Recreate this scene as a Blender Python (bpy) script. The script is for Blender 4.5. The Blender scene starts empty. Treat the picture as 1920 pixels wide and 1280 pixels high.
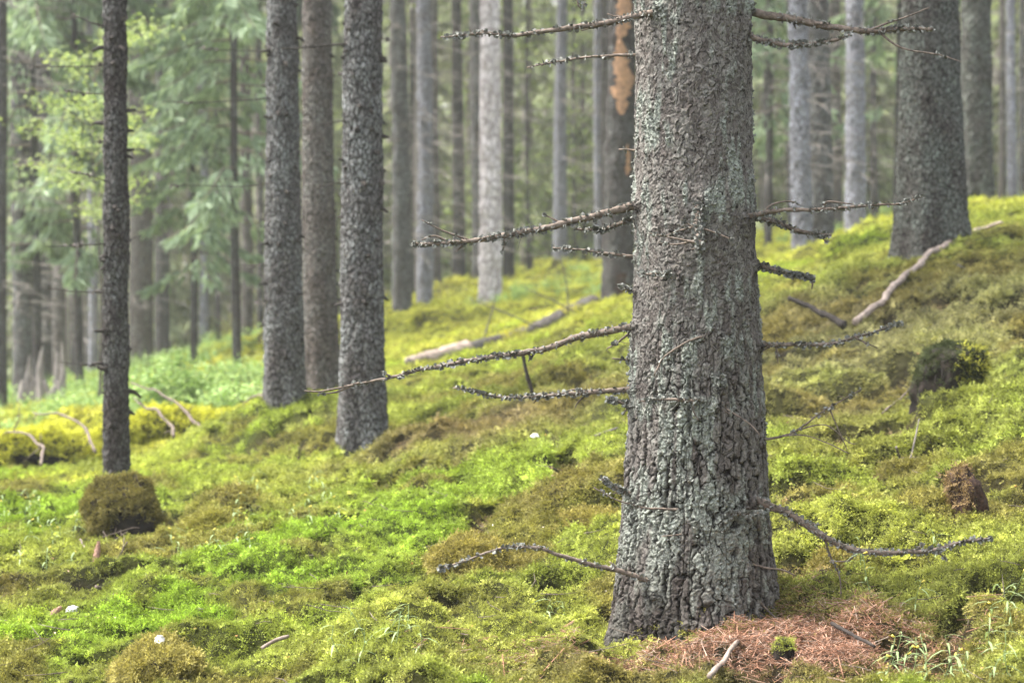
import bpy, math, random
import numpy as np
from mathutils import Vector, Matrix, Euler

rng = np.random.default_rng(7)
random.seed(7)
scene = bpy.context.scene
col = scene.collection

# ------------------------------------------------------------------ camera
F_PX = 4000.0                       # focal length in pixels of the 1920 wide photograph
CAM = np.array([0.0, 0.0, 1.6])
PITCH = math.atan(310 / F_PX)
cam_d = bpy.data.cameras.new('camera')
cam_d.sensor_width = 36.0
cam_d.lens = F_PX / 1920 * 36.0
cam_d.clip_start = 0.05
cam_d.clip_end = 600
cam_d.dof.use_dof = True
cam_d.dof.focus_distance = 6.35
cam_d.dof.aperture_fstop = 4.2
cam = bpy.data.objects.new('camera', cam_d)
col.objects.link(cam)
cam.location = CAM
cam.rotation_euler = (math.pi / 2 - PITCH, 0, 0)
scene.camera = cam

# ------------------------------------------------------------------ world, sun, exposure
SUN_EL, SUN_AZ = math.radians(60), math.radians(-85)
world = bpy.data.worlds.new('World')
scene.world = world
world.use_nodes = True
wn = world.node_tree.nodes
wl = world.node_tree.links
bg = wn['Background']
sky = wn.new('ShaderNodeTexSky')
sky.sky_type = 'NISHITA'
sky.sun_disc = False
sky.sun_elevation = SUN_EL
sky.sun_rotation = SUN_AZ
sky.air_density = 1.0
sky.dust_density = 4.0
hs = wn.new('ShaderNodeHueSaturation')
hs.inputs['Saturation'].default_value = 0.30     # cloud cover takes the blue out
wl.new(sky.outputs['Color'], hs.inputs['Color'])
wl.new(hs.outputs['Color'], bg.inputs['Color'])
bg.inputs['Strength'].default_value = 0.115
sun_d = bpy.data.lights.new('sun', 'SUN')
sun_d.energy = 1.5
sun_d.angle = math.radians(12)
sun_d.color = (1.0, 0.95, 0.86)
sun = bpy.data.objects.new('sun', sun_d)
col.objects.link(sun)
sd = Vector((math.sin(SUN_AZ) * math.cos(SUN_EL), math.cos(SUN_AZ) * math.cos(SUN_EL), math.sin(SUN_EL)))
sun.rotation_euler = sd.to_track_quat('Z', 'Y').to_euler()
sun.location = (0, 0, 40)
vs = scene.view_settings
vs.view_transform = 'Standard'
vs.look = 'None'
vs.exposure = 2.75
vs.gamma = 1.0
vs.use_curve_mapping = False
scene.cycles.use_denoising = True
scene.cycles.denoiser = 'OPENIMAGEDENOISE'
scene.cycles.denoising_input_passes = 'RGB_ALBEDO_NORMAL'
scene.cycles.use_adaptive_sampling = True
scene.cycles.adaptive_threshold = 0.012
scene.cycles.max_bounces = 6
scene.cycles.volume_bounces = 1
scene.cycles.diffuse_bounces = 3
scene.cycles.glossy_bounces = 2
scene.cycles.transmission_bounces = 3
scene.cycles.caustics_reflective = False
scene.cycles.caustics_refractive = False
scene.cycles.sample_clamp_indirect = 6.0

# ------------------------------------------------------------------ helpers
def P(px, py, Y):
    """world point on the ray of photo pixel (px, py) at world depth Y"""
    dx = (px - 960) / F_PX
    dy = -(py - 640) / F_PX
    c, s = math.cos(PITCH), math.sin(PITCH)
    d = np.array([dx, c + dy * s, -s + dy * c])
    return CAM + d * (Y / d[1])

def _h(ix, iy, iz, seed):
    with np.errstate(over='ignore'):
        h = (ix.astype(np.int64) * 374761393 + iy.astype(np.int64) * 668265263 + iz.astype(np.int64) * 2147483647 + seed * 974634757) & 0xffffffff
        h = (h ^ (h >> 13)) * 1274126177 & 0xffffffff
        h = (h ^ (h >> 16)) * 2246822519 & 0xffffffff
        h = h ^ (h >> 15)
    return (h & 0xffffff) / float(0x1000000)

def vnoise(x, y, z=None, seed=0):
    x = np.asarray(x, float); y = np.asarray(y, float)
    z = np.zeros_like(x) if z is None else np.asarray(z, float)
    ix, iy, iz = np.floor(x), np.floor(y), np.floor(z)
    fx, fy, fz = x - ix, y - iy, z - iz
    fx, fy, fz = [f * f * f * (f * (f * 6 - 15) + 10) for f in (fx, fy, fz)]
    ix, iy, iz = ix.astype(np.int64), iy.astype(np.int64), iz.astype(np.int64)
    r = 0
    for a in (0, 1):
        wx = fx if a else 1 - fx
        for b in (0, 1):
            wy = fy if b else 1 - fy
            for c in (0, 1):
                wz = fz if c else 1 - fz
                r = r + wx * wy * wz * _h(ix + a, iy + b, iz + c, seed)
    return r * 2 - 1

def fbm(x, y, z=None, octv=4, seed=0, gain=0.5):
    r = 0; a = 1.0; t = 0; f = 1.0
    for i in range(octv):
        r = r + a * vnoise(np.asarray(x) * f, np.asarray(y) * f, None if z is None else np.asarray(z) * f, seed + i * 17)
        t += a; a *= gain; f *= 2.03
    return r / t

def sstep(a, b, x):
    t = np.clip((x - a) / (b - a), 0, 1)
    return t * t * (3 - 2 * t)

def worley(a, b, wrap, seed):
    """cell noise on a cylinder; a wraps after `wrap` cells. returns F1, F2, random id, offset to cell centre"""
    ia, ib = np.floor(a).astype(np.int64), np.floor(b).astype(np.int64)
    F1 = np.full(a.shape, 9.0); F2 = np.full(a.shape, 9.0)
    rid = np.zeros(a.shape); dxb = np.zeros(a.shape); dyb = np.zeros(a.shape)
    zz = np.zeros_like(ia)
    for i in (-1, 0, 1):
        for j in (-1, 0, 1):
            ca, cb = ia + i, ib + j
            cm = np.mod(ca, wrap) if wrap else ca
            px = ca + 0.5 + (_h(cm, cb, zz, seed) - 0.5) * 0.95
            py = cb + 0.5 + (_h(cm, cb, zz, seed + 1) - 0.5) * 0.95
            dx, dy = a - px, b - py
            d = np.sqrt(dx * dx + dy * dy)
            near = d < F1
            F2 = np.where(near, F1, np.minimum(F2, d))
            rid = np.where(near, _h(cm, cb, zz, seed + 2), rid)
            dxb = np.where(near, dx, dxb); dyb = np.where(near, dy, dyb)
            F1 = np.where(near, d, F1)
    return F1, F2, rid, dxb, dyb

def new_mesh(name, V, faces, smooth=True, attrs=None, colors=None):
    """faces: list of int arrays (m,3) / (m,4)"""
    me = bpy.data.meshes.new(name)
    V = np.asarray(V, np.float32)
    faces = [np.asarray(f, np.int32) for f in (faces if isinstance(faces, list) else [faces]) if len(f)]
    me.vertices.add(len(V)); me.vertices.foreach_set('co', V.ravel())
    nl = sum(f.size for f in faces); npoly = sum(len(f) for f in faces)
    if npoly:
        me.loops.add(nl); me.polygons.add(npoly)
        me.loops.foreach_set('vertex_index', np.concatenate([f.ravel() for f in faces]))
        tot = np.concatenate([np.full(len(f), f.shape[1], np.int32) for f in faces])
        st = np.concatenate([[0], np.cumsum(tot)[:-1]]).astype(np.int32)
        me.polygons.foreach_set('loop_start', st)
        me.polygons.foreach_set('loop_total', tot)
        me.polygons.foreach_set('use_smooth', np.full(npoly, smooth, bool))
    for k, v in (attrs or {}).items():
        v = np.asarray(v, np.float32)
        if v.ndim == 1:
            a = me.attributes.new(k, 'FLOAT', 'POINT'); a.data.foreach_set('value', v)
        else:
            a = me.attributes.new(k, 'FLOAT_VECTOR', 'POINT'); a.data.foreach_set('vector', v.ravel())
    for k, v in (colors or {}).items():
        v = np.c_[np.asarray(v, np.float32), np.ones(len(v), np.float32)]
        a = me.attributes.new(k, 'FLOAT_COLOR', 'POINT'); a.data.foreach_set('color', v.astype(np.float32).ravel())
    me.update(calc_edges=True)
    me.validate()
    return me

def obj(name, me, mat=None, parent=None, loc=None):
    o = bpy.data.objects.new(name, me)
    if mat is not None and me is not None and len(me.materials) == 0:
        me.materials.append(mat)
    col.objects.link(o)
    if parent is not None:
        o.parent = parent
    if loc is not None:
        o.location = loc
    return o

def tag(o, label, cat=None, group=None, kind=None):
    if label: o['label'] = label
    if cat: o['category'] = cat
    if group: o['group'] = group
    if kind: o['kind'] = kind
    return o

def thing(name, loc, label, cat, group=None):
    o = bpy.data.objects.new(name, None)
    o.empty_display_size = 0.1
    col.objects.link(o)
    o.location = loc
    return tag(o, label, cat, group)

class MB:
    def __init__(s):
        s.V = []; s.F3 = []; s.F4 = []; s.n = 0; s.C = []
    def add(s, V, F3=None, F4=None, c=None):
        V = np.asarray(V, float).reshape(-1, 3)
        s.V.append(V)
        if F3 is not None and len(F3): s.F3.append(np.asarray(F3, int) + s.n)
        if F4 is not None and len(F4): s.F4.append(np.asarray(F4, int) + s.n)
        if c is not None: s.C.append(np.broadcast_to(np.asarray(c, float), V.shape).copy())
        s.n += len(V)
    def mesh(s, name, smooth=True, off=None):
        V = np.concatenate(s.V)
        if off is not None: V = V - np.asarray(off)
        fs = []
        if s.F3: fs.append(np.concatenate(s.F3))
        if s.F4: fs.append(np.concatenate(s.F4))
        cols = {'col': np.concatenate(s.C)} if s.C else None
        return new_mesh(name, V, fs, smooth, colors=cols)

def resample(pts, step):
    """smooth (Catmull-Rom) resampling of a polyline"""
    p = np.asarray(pts, float)
    if len(p) < 3:
        n = max(2, int(np.linalg.norm(p[-1] - p[0]) / step))
        t = np.linspace(0, 1, n + 1)[:, None]
        return p[0] * (1 - t) + p[-1] * t
    q = np.vstack([2 * p[0] - p[1], p, 2 * p[-1] - p[-2]])
    out = []
    for i in range(len(p) - 1):
        a, b, c, d = q[i], q[i + 1], q[i + 2], q[i + 3]
        n = max(1, int(np.linalg.norm(c - b) / step))
        for k in range(n):
            t = k / n
            out.append(0.5 * ((2 * b) + (-a + c) * t + (2 * a - 5 * b + 4 * c - d) * t * t + (-a + 3 * b - 3 * c + d) * t ** 3))
    out.append(p[-1])
    return np.array(out)

def tube(mb, pts, r, sides=6, jit=0.0, c=None, cap=True):
    pts = np.asarray(pts, float); n = len(pts)
    r = np.atleast_1d(np.asarray(r, float))
    if len(r) != n: r = np.interp(np.linspace(0, 1, n), np.linspace(0, 1, len(r)), r)
    T = np.gradient(pts, axis=0)
    T /= np.linalg.norm(T, axis=1)[:, None] + 1e-9
    ref = np.array([0.31, 0.2, 0.93]) if abs(T[0][2]) < 0.8 else np.array([0.9, 0.3, 0.1])
    A = np.cross(T, ref); A /= np.linalg.norm(A, axis=1)[:, None] + 1e-9
    B = np.cross(T, A)
    th = np.linspace(0, 2 * np.pi, sides, endpoint=False)
    rr = r[:, None] * (1 + (rng.uniform(-1, 1, (n, sides)) * jit if jit else 0))
    V = pts[:, None] + (A[:, None] * np.cos(th)[None, :, None] + B[:, None] * np.sin(th)[None, :, None]) * rr[..., None]
    V = V.reshape(-1, 3)
    i = np.arange(n - 1)[:, None] * sides; j = np.arange(sides)[None]
    j2 = (j + 1) % sides
    F4 = np.stack([i + j, i + j2, i + sides + j2, i + sides + j], -1).reshape(-1, 4)
    F3 = []
    if cap:
        V = np.vstack([V, pts[0], pts[-1]])
        k = np.arange(sides); k2 = (k + 1) % sides
        F3 = np.vstack([np.stack([k2, k, np.full(sides, n * sides)], 1), np.stack([(n - 1) * sides + k, (n - 1) * sides + k2, np.full(sides, n * sides + 1)], 1)])
    mb.add(V, F3, F4, c)

# ------------------------------------------------------------------ materials
def nmat(name, rough=0.85, spec=0.2):
    m = bpy.data.materials.new(name); m.use_nodes = True
    nt = m.node_tree; b = nt.nodes['Principled BSDF']
    b.inputs['Roughness'].default_value = rough
    b.inputs['Specular IOR Level'].default_value = spec
    return m, nt, b

def N(nt, t, **kw):
    n = nt.nodes.new(t)
    for k, v in kw.items():
        if k in n.inputs: n.inputs[k].default_value = v
        else: setattr(n, k, v)
    return n

def mixc(nt, fac, a, b, mode='MIX'):
    m = nt.nodes.new('ShaderNodeMix'); m.data_type = 'RGBA'; m.blend_type = mode
    for sock, v in ((m.inputs[0], fac), (m.inputs[6], a), (m.inputs[7], b)):
        if hasattr(v, 'links') or isinstance(v, bpy.types.NodeSocket): nt.links.new(v, sock)
        else: sock.default_value = v if not isinstance(v, tuple) else (*v, 1)[:4]
    return m.outputs[2]

def ramp(nt, src, stops):
    r = nt.nodes.new('ShaderNodeValToRGB')
    while len(r.color_ramp.elements) < len(stops): r.color_ramp.elements.new(0.5)
    for e, (p, c) in zip(r.color_ramp.elements, stops):
        e.position = p; e.color = (*c, 1) if len(c) == 3 else c
    nt.links.new(src, r.inputs[0])
    return r.outputs[0]

def attr(nt, name, typ='GEOMETRY'):
    a = nt.nodes.new('ShaderNodeAttribute'); a.attribute_name = name; a.attribute_type = typ
    return a

def coords(nt, scale=(1, 1, 1)):
    tc = nt.nodes.new('ShaderNodeTexCoord')
    mp = nt.nodes.new('ShaderNodeMapping'); mp.inputs['Scale'].default_value = scale
    nt.links.new(tc.outputs['Object'], mp.inputs['Vector'])
    return mp.outputs['Vector']

def leafy(m, nt, b, colsock, trans=0.35, tcol=1.3):
    """diffuse + translucent sheet"""
    nt.links.new(colsock, b.inputs['Base Color'])
    tr = nt.nodes.new('ShaderNodeBsdfTranslucent')
    g = mixc(nt, 1.0, colsock, (tcol, tcol, tcol * 0.7), 'MULTIPLY')
    nt.links.new(g, tr.inputs['Color'])
    mx = nt.nodes.new('ShaderNodeMixShader'); mx.inputs[0].default_value = trans
    nt.links.new(b.outputs[0], mx.inputs[1]); nt.links.new(tr.outputs[0], mx.inputs[2])
    nt.links.new(mx.outputs[0], nt.nodes['Material Output'].inputs['Surface'])

def mk_bark_main():
    m, nt, b = nmat('spruce_bark_near', 0.9, 0.15)
    plate = attr(nt, 'plate').outputs['Fac']; rnd = attr(nt, 'rnd').outputs['Fac']; lich = attr(nt, 'lich').outputs['Fac']
    v = coords(nt)
    n1 = N(nt, 'ShaderNodeTexNoise', Scale=160.0, Detail=5.0, Roughness=0.65); nt.links.new(v, n1.inputs['Vector'])
    n2 = N(nt, 'ShaderNodeTexNoise', Scale=9.0, Detail=3.0); nt.links.new(v, n2.inputs['Vector'])
    grey = ramp(nt, rnd, [(0.0, (0.100, 0.089, 0.081)), (0.4, (0.152, 0.142, 0.129)), (0.75, (0.195, 0.189, 0.170)), (1.0, (0.128, 0.113, 0.102))])
    red = mixc(nt, n2.outputs['Fac'], grey, (0.13, 0.106, 0.094))
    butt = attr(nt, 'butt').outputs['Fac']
    base = mixc(nt, plate, (0.007, 0.005, 0.0045), mixc(nt, butt, mixc(nt, 0.45, grey, red), (0.048, 0.037, 0.033)))  # cracks near black: brown inner bark with crack shade painted in
    lc = ramp(nt, n1.outputs['Fac'], [(0.25, (0.11, 0.118, 0.102)), (0.5, (0.215, 0.235, 0.202)), (0.75, (0.36, 0.38, 0.335))])
    lm = N(nt, 'ShaderNodeMath', operation='MULTIPLY'); nt.links.new(lich, lm.inputs[0]); nt.links.new(plate, lm.inputs[1])
    c = mixc(nt, lm.outputs[0], base, lc)
    mot = ramp(nt, n1.outputs['Fac'], [(0.25, (0.55, 0.55, 0.55)), (0.55, (1, 1, 1)), (0.8, (1.35, 1.35, 1.35))])
    c = mixc(nt, 0.85, c, mixc(nt, 1.0, c, mot, 'MULTIPLY'))
    nt.links.new(c, b.inputs['Base Color'])
    bp = N(nt, 'ShaderNodeBump', Strength=0.8, Distance=0.003)
    nt.links.new(n1.outputs['Fac'], bp.inputs['Height']); nt.links.new(bp.outputs[0], b.inputs['Normal'])
    return m

def mk_bark(name, dark, mid, lich, cell=55.0, lich_amt=0.5, bump=0.012):
    m, nt, b = nmat(name, 0.92, 0.12)
    v = coords(nt, (1, 1, 0.48))
    wn_ = N(nt, 'ShaderNodeTexNoise', Scale=cell * 0.7, Detail=3.0); nt.links.new(v, wn_.inputs['Vector'])
    wv = mixc(nt, 0.035, v, wn_.outputs['Color'], 'ADD')
    vo = N(nt, 'ShaderNodeTexVoronoi', Scale=cell); nt.links.new(wv, vo.inputs['Vector'])
    vo.feature = 'DISTANCE_TO_EDGE'
    vc = N(nt, 'ShaderNodeTexVoronoi', Scale=cell); nt.links.new(wv, vc.inputs['Vector'])
    n2 = N(nt, 'ShaderNodeTexNoise', Scale=6.0, Detail=5.0, Roughness=0.65); nt.links.new(v, n2.inputs['Vector'])
    n3 = N(nt, 'ShaderNodeTexNoise', Scale=70.0, Detail=4.0, Roughness=0.7); nt.links.new(v, n3.inputs['Vector'])
    sep = nt.nodes.new('ShaderNodeSeparateColor'); nt.links.new(vc.outputs['Color'], sep.inputs[0])
    edge = ramp(nt, vo.outputs['Distance'], [(0.0, (0, 0, 0)), (0.15, (1, 1, 1))])
    plate = mixc(nt, sep.outputs[0], mid, tuple(x * 0.72 for x in mid))
    lmask = ramp(nt, n2.outputs['Fac'], [(0.5 - 0.25 * lich_amt, (0, 0, 0)), (0.78 - 0.25 * lich_amt, (1, 1, 1))])
    lm2 = mixc(nt, 1.0, lmask, ramp(nt, n3.outputs['Fac'], [(0.38, (0.1, 0.1, 0.1)), (0.6, (1, 1, 1))]), 'MULTIPLY')
    pl = mixc(nt, lm2, plate, lich)
    c = mixc(nt, edge, dark, pl)  # plate edges dark: bark colour plus painted shade of the cracks
    c = mixc(nt, 0.6, c, mixc(nt, 1.0, c, ramp(nt, n3.outputs['Fac'], [(0.3, (0.5, 0.5, 0.5)), (0.7, (1.4, 1.4, 1.4))]), 'MULTIPLY'))
    nt.links.new(c, b.inputs['Base Color'])
    hgt = mixc(nt, 0.5, edge, n3.outputs['Fac'])
    bp = N(nt, 'ShaderNodeBump', Strength=0.9, Distance=bump)
    nt.links.new(hgt, bp.inputs['Height']); nt.links.new(bp.outputs[0], b.inputs['Normal'])
    return m

def mk_wood(name, a, bcol, scale=30.0, rough=0.8):
    m, nt, b = nmat(name, rough, 0.2)
    v = coords(nt)
    n = N(nt, 'ShaderNodeTexNoise', Scale=scale, Detail=5.0, Roughness=0.65); nt.links.new(v, n.inputs['Vector'])
    c = ramp(nt, n.outputs['Fac'], [(0.32, a), (0.68, bcol)])
    nt.links.new(c, b.inputs['Base Color'])
    bp = N(nt, 'ShaderNodeBump', Strength=0.6, Distance=0.004)
    nt.links.new(n.outputs['Fac'], bp.inputs['Height']); nt.links.new(bp.outputs[0], b.inputs['Normal'])
    return m

def mk_leaf(name, stops, trans=0.35, rough=0.6):
    m, nt, b = nmat(name, rough, 0.25)
    oi = nt.nodes.new('ShaderNodeObjectInfo')
    ge = nt.nodes.new('ShaderNodeNewGeometry')
    n = N(nt, 'ShaderNodeTexNoise', Scale=2.3, Detail=4.0, Roughness=0.7); nt.links.new(coords(nt), n.inputs['Vector'])
    ad = N(nt, 'ShaderNodeMath', operation='MULTIPLY_ADD'); nt.links.new(ge.outputs['Random Per Island'], ad.inputs[0])
    ad.inputs[1].default_value = 0.5; nt.links.new(n.outputs['Fac'], ad.inputs[2])
    ad2 = N(nt, 'ShaderNodeMath', operation='SUBTRACT'); nt.links.new(ad.outputs[0], ad2.inputs[0]); ad2.inputs[1].default_value = 0.25
    c = ramp(nt, ad2.outputs[0], stops)
    leafy(m, nt, b, c, trans)
    return m

def mk_moss(name, src):
    m, nt, b = nmat(name, 0.75, 0.15)
    a = attr(nt, 'col', src)
    ge = nt.nodes.new('ShaderNodeNewGeometry')
    mul = ramp(nt, ge.outputs['Random Per Island'], [(0.0, (0.62, 0.62, 0.62)), (0.5, (1, 1, 1)), (1.0, (1.45, 1.42, 1.3))])
    c = mixc(nt, 1.0, a.outputs['Color'], mul, 'MULTIPLY')
    leafy(m, nt, b, c, 0.3, 1.35)
    return m

def mk_ground():
    m, nt, b = nmat('forest_floor', 0.95, 0.1)
    a = attr(nt, 'col')
    v = coords(nt)
    n = N(nt, 'ShaderNodeTexNoise', Scale=38.0, Detail=6.0, Roughness=0.7); nt.links.new(v, n.inputs['Vector'])
    n2 = N(nt, 'ShaderNodeTexNoise', Scale=7.0, Detail=4.0, Roughness=0.6); nt.links.new(v, n2.inputs['Vector'])
    c = mixc(nt, 1.0, a.outputs['Color'], ramp(nt, n.outputs['Fac'], [(0.3, (0.45, 0.42, 0.4)), (0.5, (0.85, 0.85, 0.85)), (0.72, (1.35, 1.35, 1.2))]), 'MULTIPLY')
    nt.links.new(c, b.inputs['Base Color'])
    bp = N(nt, 'ShaderNodeBump', Strength=1.0, Distance=0.03)
    nt.links.new(n.outputs['Fac'], bp.inputs['Height']); nt.links.new(bp.outputs[0], b.inputs['Normal'])
    return m

M = {}
M['bark_main'] = mk_bark_main()
M['bark_grey'] = mk_bark('spruce_bark_grey', (0.009, 0.007, 0.0065), (0.095, 0.083, 0.079), (0.23, 0.245, 0.24), 46, 0.6)
M['bark_brown'] = mk_bark('spruce_bark_brown', (0.012, 0.009, 0.008), (0.115, 0.096, 0.085), (0.19, 0.195, 0.18), 44, 0.4)
M['bark_dark'] = mk_bark('spruce_bark_dark', (0.008, 0.006, 0.0055), (0.065, 0.055, 0.052), (0.15, 0.16, 0.152), 48, 0.4)
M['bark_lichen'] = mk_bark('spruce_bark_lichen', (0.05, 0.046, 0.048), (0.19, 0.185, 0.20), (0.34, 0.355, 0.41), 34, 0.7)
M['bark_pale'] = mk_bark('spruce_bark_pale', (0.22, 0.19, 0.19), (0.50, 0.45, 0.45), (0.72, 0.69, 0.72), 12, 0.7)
M['bark_mossy'] = mk_bark('spruce_bark_mossy', (0.008, 0.006, 0.0055), (0.072, 0.060, 0.055), (0.15, 0.172, 0.15), 46, 0.7)
M['twig'] = mk_wood('dead_twig_wood', (0.05, 0.039, 0.032), (0.20, 0.158, 0.128), 70)
M['twig_grey'] = mk_wood('grey_dead_wood', (0.05, 0.043, 0.038), (0.17, 0.15, 0.133), 40)
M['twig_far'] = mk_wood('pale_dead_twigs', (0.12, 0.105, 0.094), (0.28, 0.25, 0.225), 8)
M['twig_dark'] = mk_wood('dark_dead_wood', (0.010, 0.008, 0.007), (0.045, 0.037, 0.032), 40)
M['wood_pale'] = mk_wood('pale_bare_wood', (0.11, 0.084, 0.068), (0.34, 0.275, 0.23), 18)
M['wood_orange'] = mk_wood('orange_bare_wood', (0.14, 0.085, 0.055), (0.38, 0.22, 0.12), 22)
M['wood_red'] = mk_wood('red_rotten_wood', (0.006, 0.004, 0.0035), (0.075, 0.042, 0.030), 70)
M['lichen'] = mk_wood('foliose_lichen', (0.07, 0.07, 0.062), (0.26, 0.268, 0.242), 110, 0.95)
M['humus_shade'] = mk_wood('dark_humus_shade', (0.004, 0.0034, 0.003), (0.022, 0.016, 0.012), 30, 0.95)  # near black: humus colour with the shade of stump hollows painted in
M['cone'] = mk_wood('cone_scales', (0.14, 0.075, 0.05), (0.32, 0.20, 0.145), 120, 0.7)
M['stone'] = mk_wood('pale_stone', (0.45, 0.44, 0.42), (0.68, 0.67, 0.65), 40, 0.8)
M['needle'] = mk_wood('brown_needles', (0.20, 0.09, 0.055), (0.42, 0.24, 0.17), 35, 0.8)
def mk_litter(name, stops):
    m, nt, b = nmat(name, 0.8, 0.2)
    ge = nt.nodes.new('ShaderNodeNewGeometry')
    nt.links.new(ramp(nt, ge.outputs['Random Per Island'], stops), b.inputs['Base Color'])
    return m
M['needle'] = mk_litter('brown_needles', [(0.0, (0.10, 0.055, 0.036)), (0.35, (0.23, 0.115, 0.07)), (0.7, (0.36, 0.20, 0.13)), (1.0, (0.34, 0.27, 0.22))])
M['fleck'] = mk_litter('leaf_flecks', [(0.0, (0.12, 0.07, 0.04)), (0.4, (0.28, 0.16, 0.08)), (0.7, (0.42, 0.20, 0.06)), (0.85, (0.40, 0.34, 0.26)), (1.0, (0.62, 0.58, 0.50))])
M['spruce'] = mk_leaf('spruce_needles', [(0.2, (0.045, 0.075, 0.035)), (0.5, (0.095, 0.15, 0.08)), (0.85, (0.20, 0.28, 0.15))], 0.3)
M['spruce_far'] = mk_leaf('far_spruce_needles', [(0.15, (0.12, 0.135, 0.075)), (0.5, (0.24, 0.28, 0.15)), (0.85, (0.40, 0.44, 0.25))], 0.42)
M['leaf'] = mk_leaf('broad_leaf', [(0.2, (0.11, 0.165, 0.05)), (0.5, (0.21, 0.275, 0.085)), (0.85, (0.35, 0.41, 0.16))], 0.42)
M['bilberry'] = mk_leaf('bilberry_leaf', [(0.2, (0.10, 0.17, 0.045)), (0.5, (0.22, 0.33, 0.10)), (0.85, (0.42, 0.52, 0.21))], 0.35)
M['herb'] = mk_leaf('herb_leaf', [(0.2, (0.13, 0.19, 0.07)), (0.5, (0.22, 0.29, 0.13)), (0.85, (0.36, 0.43, 0.24))], 0.3)
M['petal'] = mk_leaf('yellow_petal', [(0.2, (0.6, 0.5, 0.08)), (0.8, (0.75, 0.68, 0.25))], 0.3)
M['moss'] = mk_moss('moss_fronds', 'INSTANCER')
M['ground'] = mk_ground()

# ------------------------------------------------------------------ ground
CTRL = [  # photo pixel and estimated depth of places where the ground shows
    (1290, 1197, 6.17), (1455, 1108, 6.4), (1147, 1166, 6.4), (0, 1280, 6.0), (480, 1280, 5.8), (960, 1280, 5.6), (1500, 1280, 5.4), (1920, 1280, 5.2),
    (1920, 1100, 6.2), (1920, 1000, 7.0), (1680, 1080, 6.6), (960, 1000, 7.8), (960, 900, 9.0), (960, 750, 12.0), (960, 660, 18.5),
    (1160, 900, 8.5), (1450, 900, 8.3), (1450, 700, 11.0), (1450, 550, 15.0), (1450, 490, 22.0),
    (1920, 800, 8.5), (1920, 600, 11.0), (1920, 440, 14.5), (1790, 775, 9.3),
    (0, 1000, 9.4), (225, 985, 9.6), (222, 897, 12.0), (683, 842, 12.5), (537, 795, 14.0), (603, 735, 17.0),
    (0, 895, 12.5), (150, 850, 16.0), (400, 840, 15.0), (350, 790, 20.0), (0, 790, 24.0),
    (754, 588, 31.0), (917, 575, 31.0), (860, 542, 38.0), (1162, 575, 24.0), (1050, 507, 42.0), (1110, 583, 22.0),
    (1752, 468, 14.5), (1832, 388, 22.0), (1515, 480, 24.5), (1605, 462, 28.0), (1910, 395, 22.0), (1640, 420, 42.0), (1437, 445, 42.0),
    (45, 755, 30.0), (175, 715, 40.0), (265, 692, 36.0), (463, 655, 38.0), (100, 690, 60.0), (500, 610, 60.0), (1000, 490, 65.0), (1450, 425, 65.0), (1850, 372, 65.0),
    (690, 1050, 7.6), (350, 1120, 7.2), (700, 1200, 6.1), (280, 1250, 6.05),
]
cp = np.array([P(*c) for c in CTRL])
def uv_of(x, y):
    yy = np.maximum(y, -1.5) + 3.0
    return np.tanh(x / yy * 1.0) , np.log(yy) * 0.55
def tps_k(r2):
    return 0.5 * r2 * np.log(r2 + 1e-12)
cu, cv = uv_of(cp[:, 0], cp[:, 1])
n_ = len(cp)
K = tps_k((cu[:, None] - cu) ** 2 + (cv[:, None] - cv) ** 2) + np.eye(n_) * 2e-4
A_ = np.zeros((n_ + 3, n_ + 3)); A_[:n_, :n_] = K
A_[:n_, n_:] = np.c_[np.ones(n_), cu, cv]; A_[n_:, :n_] = A_[:n_, n_:].T
W_ = np.linalg.solve(A_, np.r_[cp[:, 2], 0, 0, 0])
def smooth_ground(x, y):
    x = np.asarray(x, float); y = np.asarray(y, float)
    sh = x.shape
    u, v = uv_of(x.ravel(), y.ravel())
    z = np.empty(u.shape)
    for i in range(0, len(u), 60000):
        s = slice(i, i + 60000)
        k = tps_k((u[s, None] - cu) ** 2 + (v[s, None] - cv) ** 2)
        z[s] = k @ W_[:n_] + W_[n_] + W_[n_ + 1] * u[s] + W_[n_ + 2] * v[s]
    return z.reshape(sh)

def on_ground(px, py, Y0):
    """depth where the ray of a pixel meets the smooth ground, searched near Y0"""
    Ys = np.linspace(Y0 * 0.6, Y0 * 1.6, 240)
    pts = np.array([P(px, py, y) for y in Ys])
    d = pts[:, 2] - smooth_ground(pts[:, 0], pts[:, 1])
    k = np.where(np.sign(d[:-1]) != np.sign(d[1:]))[0]
    if len(k) == 0: return Y0
    k = k[np.argmin(np.abs(Ys[k] - Y0))]
    t = d[k] / (d[k] - d[k + 1])
    return Ys[k] * (1 - t) + Ys[k + 1] * t

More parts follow.
